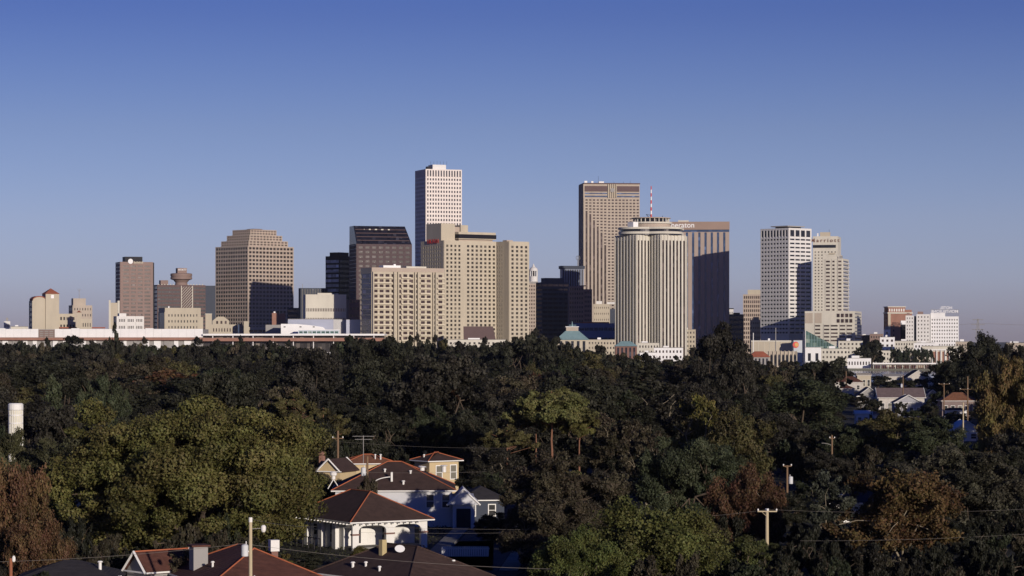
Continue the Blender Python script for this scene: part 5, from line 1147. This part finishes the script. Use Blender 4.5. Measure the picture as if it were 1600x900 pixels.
T = [
 (303, 622, 412, 279, 'big', (.110, .105, .034), 'huge olive gold oak filling the lower left in front of the houses'),
 (18, 728, 130, 240, 'mag', RU, 'rust brown tree at the bottom left corner'),
 (60, 820, 110, 232, 'olive', RU, 'low rust brown bush under the corner tree'),
 (95, 682, 150, 325, 'near1', (.05, .05, .026), 'dull olive tree just below the white ribbed tower'),
 (26, 670, 120, 294, 'near2', (.055, .054, .026), 'olive tree hiding the foot of the white ribbed tower'),
 (10, 660, 60, 345, 'mid1', GR, 'dark tree left of the white ribbed tower'),
 (83, 590, 68, 470, 'cone0', BG, 'dark green pointed conifer right of the white ribbed tower'),
 (160, 583, 82, 480, 'mid0', BG, 'rounded grey green tree right of the pointed conifer'),
 (196, 612, 34, 465, 'cone1', BG, 'narrow pointed tree between the grey green tree and the huge oak'),
 (458, 598, 88, 430, 'pine1', OL2, 'olive pine crown rising behind the huge oak'),
 (505, 628, 86, 410, 'pine1', OL2, 'lower pine with a horizontal limb right of the olive pine'),
 (500, 655, 80, 395, 'mid3', DK, 'dark tree under the lower pine'),
 (862, 599, 140, 400, 'pine0', (.115, .115, .042), 'tall umbrella shaped pine with bare reddish trunk'),
 (838, 618, 80, 408, 'pine0', OL2, 'second umbrella pine close behind the tallest one'),
 (792, 655, 86, 392, 'pine1', OL2, 'lower pine left of the umbrella pines'),
 (905, 628, 62, 404, 'pine1', (.10, .095, .03), 'small pine crown at the right of the umbrella pines'),
 (690, 548, 160, 500, 'mid1', DK2, 'broad dark tree above the yellow house'),
 (640, 568, 120, 520, 'mid2', DK, 'dark tree left of the broad dark one above the yellow house'),
 (480, 540, 120, 600, 'mid4', DK2, 'dark brown tree crown high behind the olive pine'),
 (590, 528, 130, 640, 'mid0', DK, 'tall black green tree below the balcony apartment tower'),
 (872, 705, 190, 292, 'near2', BR, 'grey brown twiggy tree right of the dark yard'),
 (752, 742, 84, 345, 'mid2', DK, 'dark tree closing the far end of the shaded yard'),
 (775, 800, 60, 300, 'mid0', DK2, 'small dark tree beside the road in the shaded yard'),
 (878, 768, 150, 262, 'near1', BR, 'dark brown lower tree in front of the grey brown twiggy tree'),
 (815, 792, 80, 268, 'loose0', BR, 'small brown shrub tree at the edge of the dark yard'),
 (775, 690, 100, 378, 'loose1', DK2, 'dark shrubby tree behind the dark yard'),
 (1010, 800, 250, 236, 'olive', (.085, .09, .028), 'bright olive green tree at the bottom right of centre'),
 (905, 842, 150, 228, 'olive', (.075, .088, .026), 'low bright green tree at the bottom edge right of centre'),
 (1075, 683, 150, 315, 'near1', BG, 'feathery dark green tree in the middle right'),
 (1090, 622, 110, 405, 'loose0', OL, 'yellowish brown tree above the feathery dark green tree'),
 (1150, 635, 110, 395, 'mid3', OL2, 'olive brown tree right of the yellowish one'),
 (970, 640, 110, 410, 'loose1', BR, 'brown thin tree right of the umbrella pines'),
 (1010, 670, 90, 360, 'loose0', BR, 'brown open tree left of the feathery dark green tree'),
 (1165, 742, 130, 285, 'olive', (.085, .048, .026), 'rust coloured scrubby tree left of the transformer pole'),
 (1100, 805, 90, 262, 'loose1', OL2, 'olive shrub below the rust coloured scrub'),
 (1170, 838, 100, 245, 'mid2', (.07, .08, .028), 'green bush wrapping the foot of the grey crossarm pole'),
 (1410, 740, 220, 262, 'mag', (.10, .066, .028), 'broad magnolia like tree with golden brown leaves at bottom right'),
 (1505, 690, 190, 320, 'near0', (.046, .044, .030), 'large grey olive tree at the lower right'),
 (1590, 700, 110, 335, 'near2', DK, 'dark tree at the lower right edge'),
 (1235, 768, 80, 325, 'mid1', DK, 'dark tree hiding the lower part of the reddish transformer pole'),
 (1300, 705, 80, 395, 'mid3', DK2, 'dark tree wrapping the pole with the curved lamp arm'),
 (1200, 842, 70, 255, 'near0', (.06, .066, .026), 'small green tree right at the foot of the grey crossarm pole'),
 (1360, 634, 40, 745, 'far0', DK, 'small dark tree before the small grey gabled house'),
 (1388, 642, 34, 720, 'far1', GR, 'deep green tree before the left end of the mauve roof'),
 (1452, 630, 34, 730, 'far2', DK, 'dark tree between the white gable front and the brown sided house'),
 (1466, 652, 60, 600, 'mid4', DK2, 'brown green tree below the white porch'),
 (1408, 626, 22, 765, 'far3', DK, 'narrow dark tree between the mauve roofed house and its white front'),
 (1345, 617, 30, 860, 'far2', DK2, 'brown tree at the side of the small grey gabled house'),
 (1463, 612, 24, 800, 'far0', GR, 'slim deep green tree left of the brown sided house'),
 (1392, 598, 34, 960, 'far1', DK, 'dark tree behind the mauve roof, by the river'),
 (1428, 640, 40, 690, 'far4', GR, 'low green tree crossing the foot of the white front'),
 (1496, 644, 40, 720, 'far2', DK, 'dark bush at the foot of the white porch'),
 (1528, 640, 36, 760, 'far3', DK2, 'brown green tree at the right side of the brown sided house'),
 (1478, 590, 50, 950, 'far1', DK, 'dark tree behind the brown sided house'),
 (1420, 655, 70, 560, 'mid1', DK, 'dark tree below the white gabled house front'),
 (1372, 586, 40, 1190, 'far4', DK, 'bush crown on the river bank right of the pale shed'),
 (1440, 590, 36, 1150, 'far1', DK, 'bush crown in front of the riverside house'),
 (1385, 642, 130, 470, 'mid2', OL2, 'olive tree in front of the mauve roofed house'),
 (1450, 650, 110, 450, 'mid0', GR, 'dark green tree below the white porch'),
 (1330, 660, 90, 430, 'mid1', GR, 'dark green tree under the cream cottage'),
 (1290, 740, 95, 300, 'loose0', (.05, .055, .04), 'grey green spiky tree right of the transformer pole'),
 (1585, 558, 120, 400, 'near1', GD, 'golden leaved tree at the right edge'),
 (1560, 625, 70, 385, 'loose1', GD, 'lower golden limb tree left of the golden leaved tree'),
 (1536, 521, 96, 840, 'mid3', DK, 'tallest dark tree at right, breaking the skyline'),
 (1487, 560, 80, 880, 'mid1', DK, 'dark tree left of the tall one at right'),
 (1585, 534, 60, 640, 'mid0', DK2, 'dark tree top at the right edge of the skyline'),
 (1128, 508, 108, 640, 'mid2', DK2, 'tallest dark tree under the shaded hotel slab'),
 (1150, 548, 90, 600, 'mid4', DK2, 'dark tree right of the one under the shaded slab'),
 (1288, 559, 80, 900, 'far0', DK, 'round dark tree in front of the glass wedge'),
 (1252, 590, 150, 640, 'mid0', GR, 'broad smooth green tree below the brown stone hall'),
 (1210, 640, 110, 480, 'mid1', DK2, 'dark reddish tree below the broad smooth green one'),
 (1362, 527, 40, 1985, 'far1', DK, 'spreading tree on the far bank left of the clipped row'),
 (1350, 542, 30, 1970, 'far2', DK, 'lower tree on the far bank touching the spreading one'),
 (820, 516, 90, 1000, 'far3', DK, 'tall dark crown below the brick tower with the white cupola'),
 (178, 514, 22, 1050, 'far2', DK, 'small pointed crown poking above the long white wall'),
 (560, 524, 70, 900, 'far4', DK, 'dark crown at the left foot of the balcony apartment tower'),
 (290, 862, 95, 228, 'loose0', BR, 'sparse brown tree in front of the small shingled cottage'),
 (573, 735, 42, 300, 'loose1', BR, 'small dark bush at the slender pole with white transformer'),
 (500, 737, 56, 352, 'mid4', BR, 'brown green tree hiding the wall of the small yellow gabled house'),
 (521, 741, 46, 348, 'loose1', DK2, 'dark bush at the eave end of the wide dark roof'),
 (572, 853, 48, 262, 'mid3', OL, 'yellow green bush by the arcade porch'),
 (478, 862, 60, 262, 'mid4', DK, 'dark shaded hedge tree left of the arcade porch'),
 (437, 862, 40, 250, 'loose1', OL, 'golden bush behind the red brown roof'),
 (1405, 590, 50, 1080, 'far3', DK, 'dark bush row on the near river bank'),
 (1300, 612, 60, 800, 'far2', GR, 'dark tree left of the small grey gabled house'),
 (1365, 622, 30, 740, 'far4', DK, 'small dark tree left of the long mauve roof'),
]
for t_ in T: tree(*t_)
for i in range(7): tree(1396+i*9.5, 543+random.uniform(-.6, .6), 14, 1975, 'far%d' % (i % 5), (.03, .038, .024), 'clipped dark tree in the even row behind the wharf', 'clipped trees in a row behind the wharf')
# wooded belt: rows of crowns that stay below the photographed outline and keep houses and chosen trees clear
prof = [(-40, 532), (150, 530), (165, 524), (190, 524), (205, 531), (300, 532), (400, 529), (430, 530), (470, 538), (505, 538), (530, 529), (560, 524), (640, 524), (700, 529), (722, 534), (750, 531), (790, 520), (850, 518), (880, 528), (905, 540), (960, 544), (1000, 556), (1062, 558), (1085, 535), (1165, 540), (1172, 562), (1240, 566), (1325, 566), (1335, 600), (1466, 600), (1480, 560), (1505, 545), (1640, 542)]
def pf(x, w=0):
    xs, ys = zip(*prof); return max(np.interp(x-w, xs, ys), np.interp(x, xs, ys), np.interp(x+w, xs, ys))
CLEAR = [(495, 722, 700, 900, 385), (655, 790, 760, 900, 330), (1306, 1350, 588, 612, 1150), (1345, 1446, 604, 640, 900), (1468, 1532, 600, 652, 800), (1488, 1534, 655, 690, 600), (1395, 1446, 612, 646, 800), (1335, 1466, 560, 596, 1400), (1410, 1460, 578, 600, 1300), (13, 36, 630, 683, 330),
         (1334, 1394, 640, 655, 730), (1505, 1518, 590, 640, 700), (170, 260, 866, 900, 232), (20, 170, 875, 900, 230), (320, 500, 845, 900, 230), (740, 930, 600, 715, 405), (36, 80, 740, 766, 330), (1225, 1245, 727, 765, 335), (1190, 1210, 790, 835, 266), (1294, 1306, 678, 702, 405), (1260, 1312, 560, 600, 905), (1300, 1350, 765, 790, 335), (524, 532, 673, 727, 374)]
HARD = list(CLEAR)+[(470, 720, 790, 900, 300), (690, 785, 760, 895, 262)]
for (x0_, x1_, yt_, D_) in list(BOX):
    if yt_ < 860: CLEAR.append((x0_+8, x1_-8, yt_, yt_+min(90, (x1_-x0_)*.45), D_))
def blocked(x, w, yt, D):
    for (a, b_, c_, d_, Dc) in CLEAR:
        if D < Dc and x+w/2 > a and x-w/2 < b_ and yt < d_: return True
        if abs(D-Dc) < 14 and x+w/2 > a-5 and x-w/2 < b_+5: return True
    return False
zones = [(-60, 330, 'under the long white wall'), (330, 570, 'under the stepped tower'), (570, 840, 'under the riverside hotel'), (840, 1090, 'under the ribbed tower'), (1090, 1330, 'under the white banded tower'), (1330, 1700, 'near the right hand houses')]
def zone(x):
    for a, b_, n in zones:
        if a <= x < b_: return n
    return zones[-1][2]
nfill = 0; nnear = 0; FAR = []
rows = [(1280, 24, 'far'), (1230, 25, 'far'), (1150, 27, 'far'), (1050, 30, 'far'), (950, 34, 'far'), (860, 38, 'far'), (780, 50, 'mid'), (690, 60, 'mid'), (625, 66, 'mid'), (570, 70, 'mid'), (510, 76, 'mid'), (455, 84, 'mid'), (405, 92, 'mid'), (360, 98, 'mid'), (320, 104, 'mid')]
for D, step, kd in rows:
    x = -170+random.random()*step
    while x < 1770:
        d = D*random.uniform(.965, 1.035); wpx = (random.uniform(1.15, 1.9) if random.random() < .72 else random.uniform(1.9, 2.9))*step
        hgt = random.uniform(11.5, 18.5) if D < 900 else random.uniform(14, 21); yt = YP(hgt, d)
        if D > 1100: yt = pf(x, wpx*.3)+random.uniform(0, 7)
        elif D > 900: yt = max(yt, pf(x, wpx*.3)+random.uniform(2, 16))
        yt = max(yt, pf(x, wpx*.3)+2)
        for tr_ in range(6):
            if not blocked(x, wpx, yt, d): break
            yt += 16; wpx *= .88
        Zt = ZP(yt, d)
        if not blocked(x, wpx, yt, d) and Zt > 3.5:
            key = '%s%d' % (kd, random.randrange(5)) if random.random() < .82 or kd == 'far' else random.choice(['loose0', 'loose1', 'cone0', 'cone1'])
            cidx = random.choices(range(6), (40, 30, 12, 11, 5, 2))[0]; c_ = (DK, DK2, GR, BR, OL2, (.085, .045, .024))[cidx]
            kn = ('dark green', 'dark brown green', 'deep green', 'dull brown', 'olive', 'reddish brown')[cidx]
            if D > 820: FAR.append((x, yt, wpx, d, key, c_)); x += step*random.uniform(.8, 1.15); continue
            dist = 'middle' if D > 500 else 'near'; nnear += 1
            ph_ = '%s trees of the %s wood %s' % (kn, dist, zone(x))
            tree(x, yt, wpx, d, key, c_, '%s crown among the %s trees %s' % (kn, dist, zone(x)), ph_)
            nfill += 1
        x += step*random.uniform(.8, 1.15)
# the far part of the wood, past the first few hundred crowns, reads as one mass
cache = {}
def arr(me):
    if me.name not in cache:
        a = np.empty(len(me.vertices)*3, np.float32); me.vertices.foreach_get('co', a); c_ = np.empty(len(me.vertices)*4, np.float32); me.attributes['tint'].data.foreach_get('color', c_)
        cache[me.name] = (a.reshape(-1, 3), c_.reshape(-1, 4))
    return cache[me.name]
VV, TT, KK = [], [], []
for (px, yt, wpx, D, key, c_) in FAR:
    cm, tm, r, h = PRO[key]; X_, _, Z_ = XZ(px, yt, D); sx = (wpx/2*D/F)/r; sz = Z_/h; a = random.uniform(0, 6.28)
    v, tcol = arr(cm); k = min(len(v), 4*7500); v = v[:k]; ca, sa = math.cos(a), math.sin(a)
    VV.append(np.stack([(v[:, 0]*ca-v[:, 1]*sa)*sx+X_, (v[:, 0]*sa+v[:, 1]*ca)*sx+D, v[:, 2]*sz], 1)); TT.append(tcol[:k])
    q = random.uniform(.85, 1.15); KK.append(np.tile(np.array([c_[0]*q, c_[1]*q, c_[2]*q, 1], np.float32), (k, 1)))
V = np.concatenate(VV); n = len(V)//4
me = bpy.data.meshes.new('far_wood'); me.vertices.add(4*n); me.vertices.foreach_set('co', V.ravel().astype(np.float32))
me.loops.add(4*n); me.loops.foreach_set('vertex_index', np.arange(4*n, dtype=np.int32)); me.polygons.add(n); me.polygons.foreach_set('loop_start', np.arange(0, 4*n, 4, dtype=np.int32)); me.polygons.foreach_set('loop_total', np.full(n, 4, dtype=np.int32))
me.materials.append(LEAF)
for nm, dat in (('tint', TT), ('species', KK)): me.attributes.new(nm, 'FLOAT_COLOR', 'POINT').data.foreach_set('color', np.concatenate(dat).ravel())
me.update(); o = bpy.data.objects.new('far_wood', me); COL.objects.link(o); o.color = (0, 0, 0, 1)
tag(o, 'far part of the dark wood whose crowns merge into one mass below the skyline', 'wood', kind='stuff')
# undergrowth between the trees
ns = 0
for D, step in ((222, 60), (236, 52), (250, 48), (266, 46), (283, 46), (303, 46), (330, 46), (362, 46), (400, 46), (445, 46), (500, 48), (560, 50), (630, 50), (700, 46), (790, 44)):
    x = -90+random.random()*step
    while x < 1690:
        d = D*random.uniform(.975, 1.025); hgt = random.uniform(2.4, 5.2) if D < 400 else random.uniform(4, 7.5); yt = YP(hgt, d); wpx = random.uniform(1.1, 1.7)*step*.95
        if not any(D < Dc+4 and x+wpx/2 > a and x-wpx/2 < b_ and yt < d_-2 and d_ < 905 and (Dc < 1200) for (a, b_, c, d_, Dc) in HARD) and yt < 905:
            c_ = random.choice((DK, DK2, GR, DK, BR)); kn = {DK: 'dark green', DK2: 'brown green', GR: 'deep green', BR: 'dull brown'}[c_]
            wh = 'in the near' if D < 320 else ('in the middle' if D < 520 else 'in the far')
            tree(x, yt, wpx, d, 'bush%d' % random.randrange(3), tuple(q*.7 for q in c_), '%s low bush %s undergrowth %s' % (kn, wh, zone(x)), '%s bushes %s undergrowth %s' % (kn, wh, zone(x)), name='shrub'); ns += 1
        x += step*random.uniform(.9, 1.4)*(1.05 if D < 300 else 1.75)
print('trees', nnear, 'far', len(FAR), 'bushes', ns)
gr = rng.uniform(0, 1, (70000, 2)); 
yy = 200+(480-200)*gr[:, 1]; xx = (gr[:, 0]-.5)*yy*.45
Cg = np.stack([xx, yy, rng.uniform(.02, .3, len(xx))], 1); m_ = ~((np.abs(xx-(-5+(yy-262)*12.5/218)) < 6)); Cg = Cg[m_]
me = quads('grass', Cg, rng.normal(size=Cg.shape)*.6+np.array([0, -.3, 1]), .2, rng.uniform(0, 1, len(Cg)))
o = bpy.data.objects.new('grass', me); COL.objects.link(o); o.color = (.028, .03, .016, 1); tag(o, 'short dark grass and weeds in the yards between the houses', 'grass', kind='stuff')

# ------------------------------------------------------------------ thin morning haze
hm = bpy.data.materials.new('haze'); hm.use_nodes = True; t = hm.node_tree; t.nodes.remove(t.nodes['Principled BSDF'])
pv = t.nodes.new('ShaderNodeVolumePrincipled'); pv.inputs['Color'].default_value = (.80, .86, 1, 1); pv.inputs['Density'].default_value = 1.3e-5; pv.inputs['Anisotropy'].default_value = .1
t.links.new(pv.outputs[0], t.nodes['Material Output'].inputs['Volume'])
hz_ = MB().box(-7100, 7100, -300, 14100, -8, 260).build('haze', hm); tag(hz_, kind='stuff'); tag(hz_, 'thin pale morning haze over the river and city', 'haze')
S.cycles.volume_bounces = 0
